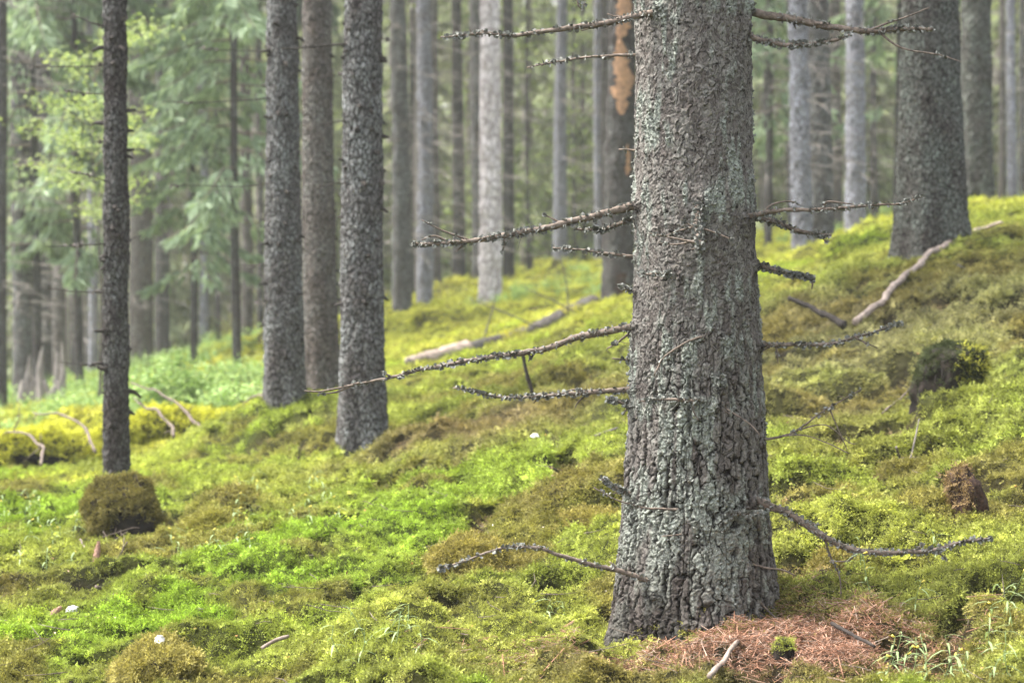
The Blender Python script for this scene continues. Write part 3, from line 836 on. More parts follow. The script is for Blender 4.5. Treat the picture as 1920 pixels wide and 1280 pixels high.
TREES = [
    dict(px=(212, 37, 222, 897, 46, 12.0), mat='bark_dark', res=(64, 300), relief=True, flake=1.3, amp=1.4, tangle=False, crown_s=0.4, crown0=6, H=11, stubs=rstubs(30, 0.3, 2.6, (0.02, 0.09)), label='slim dark spruce trunk rising from behind a mossy stump at left'),
    dict(px=(677, 66, 682, 840, 80, 12.5), mat='bark_grey', res=(110, 340), relief=True, flake=1.35, amp=1.25, tangle=False, stubs=rstubs(44, 0.5, 2.7, (0.02, 0.06)), flare=0.32, label='grey lichen-flecked spruce trunk, rightmost and nearest of the left group of three'),
    dict(px=(526, 52, 537, 795, 72, 14.0), mat='bark_grey', res=(100, 320), relief=True, flake=1.35, amp=1.25, tangle=False, stubs=rstubs(46, 0.5, 2.9, (0.02, 0.07)), flare=0.32, label='dark scaly spruce trunk, leftmost of the left group of three'),
    dict(px=(597, 50, 603, 737, 62, 17.0), mat='bark_brown', res=(90, 280), relief=True, flake=1.45, amp=1.4, tangle=False, stubs=rstubs(44, 0.7, 3.2, (0.02, 0.08)), flare=0.25, label='brown-grey spruce trunk standing between and behind two nearer trunks'),
    dict(px=(1748, 98, 1752, 470, 116, 14.5), mat='bark_mossy', res=(120, 260), relief=True, flake=1.45, amp=1.3, tangle=False, stubs=rstubs(24, 0.5, 1.8, (0.015, 0.05)), flare=0.38, label='thick dark spruce on the right slope, a long bare branch at its foot'),
    dict(px=(1829, 50, 1832, 390, 57, 22.0), mat='bark_mossy', res=(70, 160), relief=True, flake=1.8, amp=1.7, fine=False, tangle=False, stubs=rstubs(20, 0.5, 2.0, (0.02, 0.06)), flare=0.3, label='dark spruce trunk on the mossy crest just right of the thick slope tree'),
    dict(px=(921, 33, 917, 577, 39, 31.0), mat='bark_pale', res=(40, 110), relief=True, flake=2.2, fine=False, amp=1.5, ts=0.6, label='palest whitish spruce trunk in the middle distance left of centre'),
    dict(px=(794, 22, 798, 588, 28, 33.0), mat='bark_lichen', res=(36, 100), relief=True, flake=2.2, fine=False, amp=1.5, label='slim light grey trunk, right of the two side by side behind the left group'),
    dict(px=(745, 25, 755, 590, 33, 31.0), mat='bark_grey', res=(36, 100), relief=True, flake=2.2, fine=False, amp=1.5, label='grey trunk just right of the nearest trunk of the left group'),
    dict(px=(1166, 44, 1162, 575, 55, 24.0), mat='bark_dark', res=(60, 140), relief=True, flake=2.0, fine=False, amp=2.0, tangle=False, flare=0.2, label='dying dark trunk with bare orange wood partly hidden by the big trunk'),
    dict(px=(1137, 18, 1137, 480, 22, 42.0), mat='bark_brown', label='thin blurred trunk close behind the dying tree with orange wood'),
    dict(px=(857, 18, 860, 544, 25, 38.0), mat='bark_dark', label='thin dark brown trunk left of the palest trunk'),
    dict(px=(893, 22, 897, 562, 26, 37.0), mat='bark_grey', label='grey trunk touching the left edge of the palest trunk'),
    dict(px=(811, 18, 817, 548, 22, 41.0), mat='bark_brown', label='dim trunk showing right behind the slim light grey trunk'),
    dict(px=(951, 18, 955, 532, 22, 38.0), mat='bark_dark', label='thin dark trunk right of the palest trunk'),
    dict(px=(1053, 19, 1050, 508, 29, 42.0), mat='bark_lichen', label='blue-grey trunk alone in the gap between pale trunk and dying tree'),
    dict(px=(1495, 31, 1502, 488, 36, 24.0), mat='bark_lichen', res=(40, 120), relief=True, flake=2.0, fine=False, amp=1.6, ts=0.7, label='bluish lichen-covered trunk, left of the close pair right of the big trunk'),
    dict(px=(1531, 42, 1535, 478, 48, 25.0), mat='bark_grey', res=(50, 120), relief=True, flake=2.0, fine=False, amp=1.6, ts=0.7, label='thicker grey trunk, right of the close pair right of the big trunk'),
    dict(px=(1601, 29, 1605, 464, 36, 28.0), mat='bark_lichen', res=(40, 110), relief=True, flake=2.0, fine=False, amp=1.6, ts=0.7, label='slim bluish trunk midway between the close pair and the thick slope tree'),
    dict(px=(1564, 22, 1566, 442, 26, 38.0), mat='bark_brown', label='dim trunk in the gap right of the close pair'),
    dict(px=(1637, 12, 1640, 422, 16, 42.0), mat='bark_dark', label='thin dark trunk left of the thick slope tree'),
    dict(px=(1437, 9, 1437, 446, 13, 42.0), mat='bark_dark', label='very thin dark trunk just right of the big foreground trunk'),
    dict(px=(1480, 11, 1482, 432, 14, 46.0), mat='bark_dark', label='thin dark trunk left of the bluish trunk of the close pair'),
    dict(px=(1896, 16, 1898, 388, 19, 33.0), mat='bark_lichen', label='slim bluish trunk near the right edge'),
    dict(px=(1878, 11, 1880, 386, 14, 40.0), mat='bark_brown', label='thin dim trunk between the crest tree and the right edge'),
    dict(px=(1917, 10, 1918, 385, 14, 36.0), mat='bark_grey', label='thin trunk cut by the right edge'),
    dict(px=(38, 29, 45, 757, 38, 30.0), mat='bark_grey', res=(36, 100), relief=True, flake=2.2, fine=False, amp=1.5, label='rough grey trunk near the left edge in front of the splintered stump'),
    dict(px=(80, 34, 78, 722, 42, 37.0), mat='bark_dark', label='wide dim trunk right behind the splintered stump'),
    dict(px=(112, 20, 112, 738, 25, 34.0), mat='bark_brown', label='thin trunk at the right side of the splintered stump'),
    dict(px=(1, 20, 3, 782, 25, 26.0), mat='bark_dark', label='trunk half cut by the left edge'),
    dict(px=(170, 16, 175, 717, 19, 40.0), mat='bark_lichen', label='slim grey trunk just left of the slim dark near spruce'),
    dict(px=(135, 11, 137, 711, 13, 44.0), mat='bark_dark', label='very thin dark trunk between the splintered stump and the slim dark spruce'),
    dict(px=(262, 38, 265, 693, 44, 34.0), mat='bark_brown', label='broad brownish trunk directly behind the slim dark near spruce'),
    dict(px=(304, 24, 306, 682, 28, 41.0), mat='bark_dark', label='dim trunk behind the bilberry bush, left of the young spruce stem'),
    dict(px=(383, 14, 383, 672, 18, 46.0), mat='bark_lichen', label='slim pale trunk just right of the young spruce stem'),
    dict(px=(459, 18, 464, 657, 22, 38.0), mat='bark_brown', label='brown trunk left of the left group of three'),
    dict(px=(486, 11, 488, 645, 13, 43.0), mat='bark_dark', label='very thin dark trunk close to the left of the group of three'),
    dict(px=(407, 9, 408, 655, 12, 48.0), mat='bark_brown', label='thin far trunk between the young spruce and the brown trunk'),
    dict(px=(771, 8, 773, 562, 10, 46.0), mat='bark_dark', label='very thin dark stem between the two light grey trunks behind the left group'),
    dict(px=(988, 6, 990, 520, 8, 46.0), mat='bark_dark', ts=0.6, H=9, label='very thin dark stem right of the palest trunk, second from it'),
    dict(px=(1075, 6, 1077, 500, 8, 46.0), mat='bark_brown', ts=0.6, H=9, label='very thin stem, left of two slender ones by the blue-grey trunk'),
    dict(px=(1093, 6, 1095, 498, 8, 48.0), mat='bark_brown', ts=0.6, H=9, label='very thin stem, right of two slender ones by the blue-grey trunk'),
    dict(px=(1121, 15, 1122, 492, 17, 44.0), mat='bark_lichen', label='pale slender trunk left of the dying tree'),
    dict(px=(572, 9, 574, 610, 11, 48.0), mat='bark_lichen', label='far thin trunk glimpsed between the two left trunks of the group'),
]
for t in TREES: spruce_tree(t)

# bare orange wood patches on the dying tree
dy = TREES[9]
def patch_on(spec, pxc, pyc, wpx, hpx, mat, name, seed):
    """irregular raised patch lying on a trunk's surface"""
    Y = spec['px'][5]; c = P(pxc, pyc, Y) - spec['base']
    kk = Y / F_PX
    n, m = 14, 26
    mb = MB()
    m = 48; zz = np.linspace(-0.5, 0.5, m); aa = np.linspace(-0.5, 0.5, n)
    A, Zp = np.meshgrid(aa, zz)
    Rz = spec['rb'] + (spec['rt'] - spec['rb']) * np.clip((c[2] + Zp * hpx * kk) / spec['hz'], 0, 1)
    edge = 0.5 + 0.75 * fbm(Zp * 7 + seed, np.sign(A) * 3 + 3.3, octv=4, seed=seed, gain=0.7)
    edge = np.clip(edge, 0.05, 1.2)
    th0 = -math.pi / 2 + math.asin(np.clip((c[0] - spec['lean'] * c[2]) / Rz.mean(), -0.95, 0.95))
    TH = th0 + A * (wpx * kk / Rz) * edge * 1.6 * np.sqrt(np.clip(1 - (2 * Zp) ** 2, 0.02, 1))
    RR = Rz * 1.10 + 0.012 + 0.004 * fbm(TH * 8, Zp * 20, octv=2, seed=seed)
    V = np.stack([spec['lean'] * (c[2] + Zp * hpx * kk) + np.cos(TH) * RR, np.sin(TH) * RR, c[2] + Zp * hpx * kk], -1).reshape(-1, 3)
    i = (np.arange(m - 1)[:, None] * n + np.arange(n - 1)[None]).ravel()
    mb.add(V, None, np.stack([i, i + 1, i + n + 1, i + n], 1))
    o = obj(name, mb.mesh(name), mat, spec['root'])
    return o
patch_on(dy, 1166, 150, 40, 130, M['wood_orange'], 'bare_wood', 4)['label'] = 'orange wood where the bark has fallen off'
patch_on(dy, 1168, 25, 26, 90, M['wood_orange'], 'bare_wood', 9)
patch_on(dy, 1160, 75, 14, 50, M['wood_orange'], 'bare_wood', 19)
patch_on(dy, 1174, 300, 10, 60, M['wood_orange'], 'bare_wood', 29)
patch_on(dy, 1165, 540, 44, 60, M['wood_red'], 'bare_wood', 14)['label'] = 'reddish rotten wood at the foot'

# ------------------------------------------------------------------ the big foreground spruce
BR = [  # polyline, radius px start, end, lichen count, drift, twigs
    ([(1228, 24), (1190, 30), (1140, 42), (1085, 48), (1030, 57), (960, 67), (905, 63), (825, 70)], 7, 1.6, 170, -0.12, [[(1145, 42), (1105, 54), (1090, 58)], [(915, 63), (902, 57)], [(1180, 33), (1150, 30), (1138, 26)]]),
    ([(1195, 104), (1140, 106), (1080, 110), (1030, 117), (988, 124)], 3.2, 1.4, 40, 0.1, [[(1142, 106), (1132, 112)], [(1020, 118), (1014, 124)]]),
    ([(1194, 384), (1170, 390), (1120, 402), (1060, 415), (1000, 428), (940, 440), (880, 450), (830, 455), (770, 458)], 8, 3.2, 260, -0.15, [[(885, 442), (840, 436), (815, 425), (790, 412)], [(840, 436), (815, 442), (790, 450)], [(1055, 412), (1020, 402)], [(945, 442), (946, 458), (941, 472)], [(878, 455), (855, 472)], [(1115, 404), (1118, 420)]]),
    ([(1190, 408), (1150, 424), (1130, 430), (1080, 428)], 4.5, 2, 130, -0.2, [[(1130, 430), (1125, 437)]]),
    ([(1190, 482), (1150, 476), (1090, 468), (1037, 464)], 3.6, 1.5, 60, 0.15, []),
    ([(1190, 611), (1140, 620), (1080, 632), (1020, 654), (960, 665), (900, 672), (840, 684), (780, 695), (720, 708), (660, 720), (600, 733), (572, 731)], 7, 1.4, 220, -0.1, [[(655, 722), (630, 735), (598, 738)], [(1010, 660), (990, 678)], [(735, 705), (715, 696)]]),
    ([(1188, 617), (1160, 640), (1137, 654)], 2.6, 1.4, 20, -0.2, []),
    ([(1184, 730), (1140, 733), (1080, 738), (1020, 743), (960, 746), (920, 742), (880, 730), (853, 728)], 5.4, 1.3, 150, -0.12, [[(1110, 735), (1075, 730), (1050, 738)], [(1012, 744), (1000, 756)], [(1100, 738), (1085, 752), (1078, 765)]]),
    ([(1186, 762), (1165, 754), (1140, 748)], 4.5, 2.5, 70, -0.3, [[(1180, 762), (1168, 778)]]),
    ([(1188, 928), (1160, 915), (1128, 898)], 5, 2.5, 90, -0.3, [[(1165, 918), (1150, 925)]]),
    ([(1288, 955), (1220, 955), (1185, 949), (1150, 938), (1112, 918)], 2.4, 1.2, 12, -0.1, []),
    ([(1222, 1090), (1180, 1076), (1150, 1067), (1110, 1060), (1075, 1050), (1040, 1040), (1010, 1028), (970, 1025), (930, 1030), (880, 1048), (818, 1068)], 5.4, 1.5, 120, -0.1, [[(1160, 1070), (1150, 1058), (1142, 1052)]]),
    ([(1194, 282), (1178, 281), (1160, 280)], 2.4, 1.5, 4, 0, []),
    ([(1190, 545), (1178, 540), (1166, 536)], 4, 2, 40, 0, []),
    ([(1186, 676), (1165, 674), (1148, 673)], 2.6, 1.2, 16, -0.2, []),
    ([(1402, 20), (1430, 28), (1480, 36), (1540, 48), (1620, 60), (1680, 58), (1752, 58)], 8.5, 3.4, 150, -0.15, [[(1622, 60), (1660, 45), (1700, 32), (1743, 14)], [(1640, 66), (1690, 90), (1760, 103), (1802, 116)], [(1480, 36), (1492, 55)]]),
    ([(1395, 52), (1414, 72), (1440, 78), (1480, 84), (1540, 80), (1580, 72), (1592, 66)], 6.5, 2.4, 150, -0.25, [[(1478, 84), (1484, 94)]]),
    ([(1388, 408), (1420, 401), (1470, 392), (1530, 391), (1600, 386), (1640, 382), (1690, 378), (1728, 366)], 5, 1.3, 90, -0.2, [[(1432, 397), (1446, 384), (1480, 377), (1500, 385)], [(1545, 390), (1550, 378), (1600, 383)], [(1630, 383), (1638, 392)]]),
    ([(1410, 402), (1430, 410), (1460, 420), (1500, 436), (1554, 443)], 5.6, 3, 120, -0.05, [[(1535, 442), (1552, 456)], [(1505, 437), (1516, 446)]]),
    ([(1410, 494), (1440, 500), (1480, 512), (1522, 519)], 6, 2.6, 190, -0.15, [[(1520, 519), (1524, 530), (1522, 542)]]),
    ([(1416, 645), (1470, 645), (1530, 645), (1570, 641), (1600, 630), (1622, 625), (1650, 615), (1686, 603)], 5, 1.5, 110, -0.1, [[(1608, 629), (1622, 642), (1645, 652)], [(1456, 647), (1457, 665), (1459, 682)], [(1450, 648), (1420, 664)]]),
    ([(1420, 826), (1480, 815), (1510, 798), (1545, 773), (1616, 731)], 2.6, 0.9, 20, -0.1, [[(1500, 806), (1530, 797), (1555, 799), (1590, 828), (1604, 832)], [(1440, 822), (1500, 815), (1550, 830), (1592, 850)], [(1560, 832), (1588, 842)]]),
    ([(1398, 928), (1440, 945), (1480, 960), (1510, 981), (1540, 1004), (1590, 1029), (1650, 1038), (1720, 1037), (1758, 1033), (1800, 1019), (1858, 1010)], 7.8, 2.6, 240, -0.12, [[(1608, 1032), (1592, 1050), (1555, 1052)], [(1546, 1010), (1558, 1045), (1574, 1080), (1577, 1118)], [(1755, 1033), (1768, 1042), (1776, 1052)], [(1508, 980), (1540, 984)], [(1725, 1034), (1732, 1018)]]),
    ([(1392, 1052), (1440, 1065), (1470, 1068), (1492, 1079)], 2.6, 1.2, 8, -0.1, []),
    ([(1408, 1082), (1420, 1115), (1450, 1150), (1502, 1178)], 2.4, 1.4, 8, -0.05, []),
    ([(1306, 378), (1310, 400), (1308, 430), (1313, 462)], 9, 6, 330, -0.9, [[(1300, 425), (1275, 432), (1250, 441)], [(1303, 448), (1270, 458), (1236, 455)], [(1240, 455), (1216, 437)], [(1322, 425), (1350, 440), (1378, 452)], [(1302, 430), (1278, 412)], [(1316, 462), (1296, 468)]]),
    ([(1342, 623), (1295, 638), (1248, 668), (1238, 684), (1226, 706)], 2.8, 1.2, 6, -0.1, []),
    ([(1330, 748), (1300, 750), (1270, 747), (1240, 748), (1200, 750)], 3.6, 1.4, 90, -0.2, [[(1318, 749), (1345, 762), (1372, 778)], [(1300, 750), (1300, 770), (1310, 788)], [(1345, 757), (1400, 790), (1425, 815)]]),
    ([(1338, 958), (1375, 962), (1400, 963), (1428, 962)], 4.6, 3, 130, -0.2, [[(1345, 965), (1310, 985), (1280, 1000), (1240, 1005)], [(1345, 968), (1320, 972), (1300, 964)], [(1350, 950), (1325, 957)]]),
    ([(1268, 512), (1240, 514), (1200, 515)], 3.4, 1.4, 50, -0.1, []),
    ([(1340, 715), (1352, 705), (1360, 720)], 4, 3, 90, -0.4, []),
    ([(1085, -20), (1080, -2), (1088, 18), (1095, 6)], 2, 1.2, 4, 0, []),
]
YM = 6.4
KM = YM / F_PX / math.cos(PITCH)
prof = np.array([(-400, 1195, 1398), (0, 1190, 1407), (100, 1193, 1407), (200, 1192, 1407), (300, 1190, 1410), (380, 1187, 1417), (450, 1189, 1416), (600, 1187, 1420), (700, 1183, 1425), (800, 1181, 1431), (900, 1175, 1436), (1000, 1166, 1440), (1060, 1158, 1446), (1110, 1152, 1452), (1160, 1146, 1458), (1230, 1138, 1466)], float)
pz = np.array([P(1300, y, YM)[2] for y in prof[:, 0]])
pc = np.array([P((a + b) / 2, y, YM)[0] for y, a, b in prof])
pr = (prof[:, 2] - prof[:, 1]) / 2 * KM
o_ = np.argsort(pz); pz, pc, pr = pz[o_], pc[o_], pr[o_]
MB0 = P(1300, 1180, YM)
mbase = np.array([MB0[0], YM, MB0[2]])
main = thing('spruce_tree', mbase, 'big grey spruce trunk in the foreground with flaking bark and many dead lichened branches', 'tree')
zlo, zhi = mbase[2] - 0.20, P(1300, -70, YM)[2]
zz = np.concatenate([[mbase[2] - 0.5, mbase[2] - 0.3], np.arange(zlo, zhi, 0.0026), np.linspace(zhi, mbase[2] + 17, 60)[1:]])
front = np.linspace(math.radians(-185), math.radians(5), 400)
back = np.linspace(math.radians(5), math.radians(175), 62)[1:-1]
th = np.concatenate([front, back])
TH, ZZ = np.meshgrid(th, zz)
rad = np.interp(zz, pz, pr); cxm = np.interp(zz, pz, pc)
top = zz > zhi
rad = np.where(top, rad * (1 - 0.8 * (zz - zhi) / (mbase[2] + 17 - zhi)), rad)
zb = ZZ - mbase[2]
flare = np.exp(-np.clip(zb + 0.02, -0.15, None) / 0.13)
RR = rad[:, None] * (1 + flare * (0.09 * np.cos(TH * 5 + 0.6) + 0.04 * np.cos(TH * 9 + 1.0) + 0.03) + 0.015 * np.cos(TH * 4 + 1 + zb) * np.exp(-zb.clip(0) / 0.5))
low = sstep(1.25, 0.55, zb + 0.18 * fbm(TH * 2, ZZ * 3, octv=2, seed=41))
h, plate, rnd = bark_disp(TH, ZZ, 0.19, 1.0, True, 500, low)
# furrows in the butt
fw = np.abs(fbm(np.cos(TH) * 5.5, np.sin(TH) * 5.5, ZZ * 4.5, 2, 71))
furrow = (1 - sstep(0.0, 0.09, fw)) * low
h = h - furrow * 0.007
plate = plate * (1 - 0.7 * furrow)
# lichen: in bands round the branch whorls and in drifting patches
def zof(py): return P(1300, py, YM)[2]
ln = fbm(np.cos(TH) * 2.2, np.sin(TH) * 2.2, ZZ * 5, 4, 83) * 1.5
band = sum(a * np.exp(-((ZZ - zof(p)) / w) ** 2) for p, w, a in ((10, 0.06, 0.6), (400, 0.09, 0.75), (520, 0.10, 0.55), (640, 0.1, 0.35), (760, 0.09, 0.5), (960, 0.12, 0.7)))
dn = fbm(np.cos(TH) * 9, np.sin(TH) * 9, ZZ * 11, 3, 89) * 1.4
lich = sstep(0.18, 0.62, ln * 0.75 + band * 0.6 + dn * 0.65 - 0.05)
crust = sstep(0.15, 0.5, np.sin(1.0 + TH) * 0 + np.exp(-((TH + 1.42) / 0.32) ** 2) * np.exp(-((ZZ - zof(1000)) / 0.22) ** 2) * 1.1 + dn * 0.3 - 0.1)
lich = np.maximum(lich, crust * 0.9)
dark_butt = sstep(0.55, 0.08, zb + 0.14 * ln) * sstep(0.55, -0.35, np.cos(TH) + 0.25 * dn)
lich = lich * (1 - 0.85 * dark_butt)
curl = np.maximum(0, fbm(np.cos(TH) * 0.19 / 0.008, np.sin(TH) * 0.19 / 0.008, ZZ / 0.008, 2, 97))
h = h + lich * (curl * 0.010 + 0.001)
collar = np.zeros_like(h); streak = np.zeros_like(h)
for pl_, r0_, r1_, nl_, dr_, tw_ in BR:
    x0_, y0_ = pl_[0]
    if y0_ < -10: continue
    zc_ = zof(y0_); cx_ = np.interp(zc_, pz, pc); rc_ = np.interp(zc_, pz, pr)
    sx_ = np.clip((P(x0_, y0_, YM)[0] - cx_) / rc_, -0.97, 0.97)
    t0_ = -math.pi / 2 + math.asin(sx_)
    ds_ = (np.mod(TH - t0_ + math.pi, 2 * math.pi) - math.pi) * rc_; dz_ = ZZ - zc_
    wr_ = 0.010 + r0_ * 0.0016
    collar = np.maximum(collar, np.exp(-(ds_ ** 2 + (dz_ * 0.8) ** 2) / wr_ ** 2) * min(1, r0_ / 5))
    streak = np.maximum(streak, np.exp(-(ds_ / (wr_ * 0.7)) ** 2) * np.where(dz_ < 0, np.exp(dz_ / 0.03), np.exp(-dz_ / 0.006)) * min(1, r0_ / 4))
h = h + collar * (0.013 + 0.012 * fbm(TH * 30, ZZ * 150, octv=2, seed=5))
plate = plate * (1 - 0.65 * streak)
RR = RR + (h - 0.005) * 0.9
V, F = trunk_grid(th, zz, cxm, np.full(len(zz), YM), RR)
me = new_mesh('trunk', V - mbase, F, True, attrs={'plate': plate.ravel(), 'rnd': np.clip(rnd * 0.8 + 0.2 * dn, 0, 1).ravel(), 'lich': lich.ravel(), 'butt': (dark_butt * (0.75 + 0.5 * dn)).clip(0, 1).ravel()})
obj('trunk', me, M['bark_main'], main)
c = obj('crown', CROWN[0], None, main); c.location = (0, 0, 7.5); c.scale = (0.9, 0.9, 0.95)

def lichen_on(mb, pts, r, n, size):
    """crumpled lichen lobes round a branch"""
    m = len(pts)
    cl = rng.uniform(0, 1, max(1, n // 14))
    for k in range(n):
        t = np.clip(rng.choice(cl) + rng.normal(0, 0.045), 0, 0.999) * (m - 1)
        i = int(t); f = t - i
        p = pts[i] * (1 - f) + pts[min(i + 1, m - 1)] * f
        rr = r[i]
        d = rng.normal(0, 1, 3); d[2] += rng.uniform(-0.5, 0.6); d /= np.linalg.norm(d)
        s = np.cross(d, rng.normal(0, 1, 3)); s /= np.linalg.norm(s)
        L = size * rng.uniform(0.5, 1.4); q = p + d * rr * 0.7
        b2 = np.cross(d, s)
        V = [q - s * L * 0.3, q + s * L * 0.3, q + d * L * 0.7 + s * L * 0.5 + b2 * L * rng.uniform(-.4, .4), q + d * L * rng.uniform(0.7, 1.1) + b2 * L * rng.uniform(-.3, .3), q + d * L * 0.6 - s * L * 0.5 + b2 * L * rng.uniform(-.4, .4)]
        mb.add(V, [(0, 1, 3), (1, 2, 3), (0, 3, 4)])

def trace3(pxs, Yc, xc_px, Rpx, drift, out=0.0):
    """pixel polyline of a branch to 3D: starts on the trunk surface, then leaves along its own drift in depth"""
    pts = []; k = Yc / F_PX
    Yp = None; L = 0
    for i, (x, y) in enumerate(pxs):
        dx = (x - xc_px) / Rpx
        if abs(dx) < 0.98:
            Ys = Yc - math.sqrt(1 - dx * dx) * Rpx * k
        else:
            Ys = Yc
        if i == 0:
            Yv = Ys + 0.015; Yp = Yv
        else:
            L += math.hypot(x - pxs[i - 1][0], y - pxs[i - 1][1]) * k
            Yv = Yp + drift * L
            if abs(dx) < 1.1: Yv = min(Yv, Ys - 0.02 - out)
        pts.append(P(x, y, Yv))
    return np.array(pts)

def main_r(py):
    z = zof(py); return np.interp(z, pz, pr) / KM
def main_x(py):
    a = np.interp(py, prof[:, 0], prof[:, 1]); b = np.interp(py, prof[:, 0], prof[:, 2]); return (a + b) / 2

for pl, r0, r1, nl, drift, tw in BR:
    x0, y0 = pl[0]
    if y0 < -10:                      # twig hanging into the top edge from a branch above: joined to the first branch above the frame
        pts = np.array([P(x, y, 6.2) for x, y in [(1240, -60), (1160, -45)] + pl])
    else:
        pts = trace3(pl, YM, main_x(y0), main_r(y0), drift)
    pts = resample(pts, 0.012)
    pts[1:] += np.cumsum(rng.normal(0, 0.0007, (len(pts) - 1, 3)), axis=0)
    k = 6.25 / F_PX
    r = np.linspace(r0, r1, len(pts)) * k
    mb = MB(); tube(mb, pts, r, 7, 0.18)
    for kk in range(int(len(pts) * 0.25)):           # little broken spurs
        i = rng.integers(2, len(pts)); d = rng.normal(0, 1, 3); d /= np.linalg.norm(d)
        d[1] *= 0.6; e3 = pts[i] + d * rng.uniform(0.006, 0.03) * (2.2 if rng.uniform() < 0.12 else 1)
        tube(mb, np.array([pts[i], (pts[i] + e3) / 2 + rng.normal(0, 0.0012, 3), e3]), [0.0013, 0.0009, 0.0005], 3, cap=False)
    b = obj('dead_branch', mb.mesh('dead_branch', off=mbase), M['twig'], main)
    for t in tw:
        i0 = np.argmin([abs((p[0] - CAM[0]) / p[1] * F_PX + 960 - t[0][0]) + abs(p[2] - P(t[0][0], t[0][1], p[1])[2]) / k for p in pts])
        Y0 = pts[i0][1]
        dr = rng.uniform(-0.2, 0.1)
        q = [pts[i0]]; L = 0
        for a, e_ in zip(t[:-1], t[1:]):
            L += math.hypot(e_[0] - a[0], e_[1] - a[1]) * k
            q.append(P(e_[0], e_[1], Y0 + dr * L))
        q = resample(q, 0.01)
        m2 = MB(); rs = np.linspace(min(2.6, r0 * 0.55), 1.0, len(q)) * k
        tube(m2, q, rs, 5, 0.2)
        obj('twig', m2.mesh('twig', off=mbase), M['twig'], b)
        if nl > 50:
            m3 = MB(); lichen_on(m3, q, rs, max(6, nl // 8), 0.007)
            lo = obj('lichen', m3.mesh('lichen', False, off=mbase), M['lichen'], b); lo['kind'] = 'stuff'
    if nl > 3:
        m3 = MB(); lichen_on(m3, pts, r, int(nl * 2.6), 0.010)
        lo = obj('lichen', m3.mesh('lichen', False, off=mbase), M['lichen'], b); lo['kind'] = 'stuff'
# lichen lobes standing off the bark
m3 = MB()
fi = np.where((lich.ravel() > 0.6) & (V[:, 2] < zhi) & (V[:, 2] > zlo + 0.3))[0]
for i in rng.choice(fi, 1500):
    p = V[i] - mbase; a = th[i % len(th)]
    d = np.array([math.cos(a), math.sin(a), rng.uniform(-0.8, 0.6)]) + rng.normal(0, 0.35, 3); d /= np.linalg.norm(d)
    s = np.cross(d, rng.normal(0, 1, 3)); s /= np.linalg.norm(s)
    L = rng.uniform(0.004, 0.011); b2 = np.cross(d, s)
    m3.add([p - s * L * .4, p + s * L * .4, p + d * L * .6 + s * L * .6, p + d * L * rng.uniform(.6, 1) + b2 * L * .4, p + d * L * .6 - s * L * .6], [(0, 1, 3), (1, 2, 3), (0, 3, 4)])
lo = obj('bark_lichen', m3.mesh('bark_lichen', False), M['lichen'], main); lo['kind'] = 'stuff'

bt = rng.uniform(-math.pi, 0.3, 700); bh = rng.exponential(0.022, 700)
bx = np.interp(mbase[2] + bh, zz, cxm) + np.cos(bt) * 0.245; by = YM + np.sin(bt) * 0.245
bz = ground(bx, by) + bh - 0.01
kk_ = bh < 0.03 + 0.06 * (vnoise(bt * 3, bt * 0, seed=4) > 0.2)
add_moss(np.stack([bx, by, bz], 1)[kk_], np.stack([np.cos(bt), np.sin(bt), 0.8 + 0 * bt], 1)[kk_], rng.uniform(0.5, 1.0, 700)[kk_], np.tile([0.22, 0.21, 0.055], (700, 1))[kk_])

# ------------------------------------------------------------------ dead branches of the nearer background trees
TB = [  # tree index, polylines
    (0, [(195, 50), (170, 42), (137, 30)], 3), (0, [(225, 50), (238, 32)], 3), (0, [(196, 123), (150, 124), (110, 125), (55, 126)], 2.4), (0, [(198, 175), (165, 176), (125, 169)], 2.4), (0, [(200, 342), (165, 330), (130, 322)], 2.2),
    (0, [(203, 455), (150, 458), (85, 459)], 2.6), (0, [(203, 548), (150, 550), (70, 543)], 2.4), (0, [(203, 690), (160, 682), (110, 676)], 2), (0, [(205, 737), (180, 737)], 1.6), (0, [(205, 805), (186, 803)], 2), (0, [(200, 268), (182, 266)], 2), (0, [(236, 455), (255, 445)], 1.8),
    (1, [(648, 82), (600, 86), (560, 90), (525, 90)], 4), (1, [(646, 225), (600, 234)], 2.4), (1, [(646, 343), (620, 346), (595, 352)], 2.6), (1, [(712, 72), (730, 74)], 2), (1, [(645, 570), (636, 571)], 1.8), (1, [(712, 342), (716, 342)], 2.4),
    (2, [(503, 98), (455, 96), (370, 92)], 2.2), (2, [(503, 183), (440, 190), (380, 192), (300, 190)], 2.6), (2, [(505, 343), (440, 350), (320, 350)], 2.2), (2, [(505, 498), (450, 498)], 2.2), (2, [(505, 563), (480, 567)], 2),
]
for ti, pl, r0 in TB:
    s = TREES[ti]; Y = s['px'][5]
    z0 = P(pl[0][0], pl[0][1], Y)[2] - s['base'][2]
    cxp = s['px'][0] + (s['px'][2] - s['px'][0]) * pl[0][1] / s['px'][3]
    Rp = (s['px'][1] + (s['px'][4] - s['px'][1]) * pl[0][1] / s['px'][3]) / 2
    pts = trace3([(cxp + (pl[0][0] - cxp) * 0.8, pl[0][1])] + pl[1:], Y, cxp, Rp, rng.uniform(-0.15, 0.15))
    pts = resample(pts, 0.025); pts[1:] += np.cumsum(rng.normal(0, 0.0015, (len(pts) - 1, 3)), axis=0)
    r = np.linspace(r0, r0 * 0.5, len(pts)) * Y / F_PX * 0.62
    mb = MB(); tube(mb, pts, r, 5, 0.2)
    b = obj('dead_branch', mb.mesh('dead_branch', off=s['base']), M['twig_dark'], s['root'])
    m3 = MB(); lichen_on(m3, pts, r, 30, 0.014)
    lo = obj('lichen', m3.mesh('lichen', False, off=s['base']), M['twig_grey'], b); lo['kind'] = 'stuff'

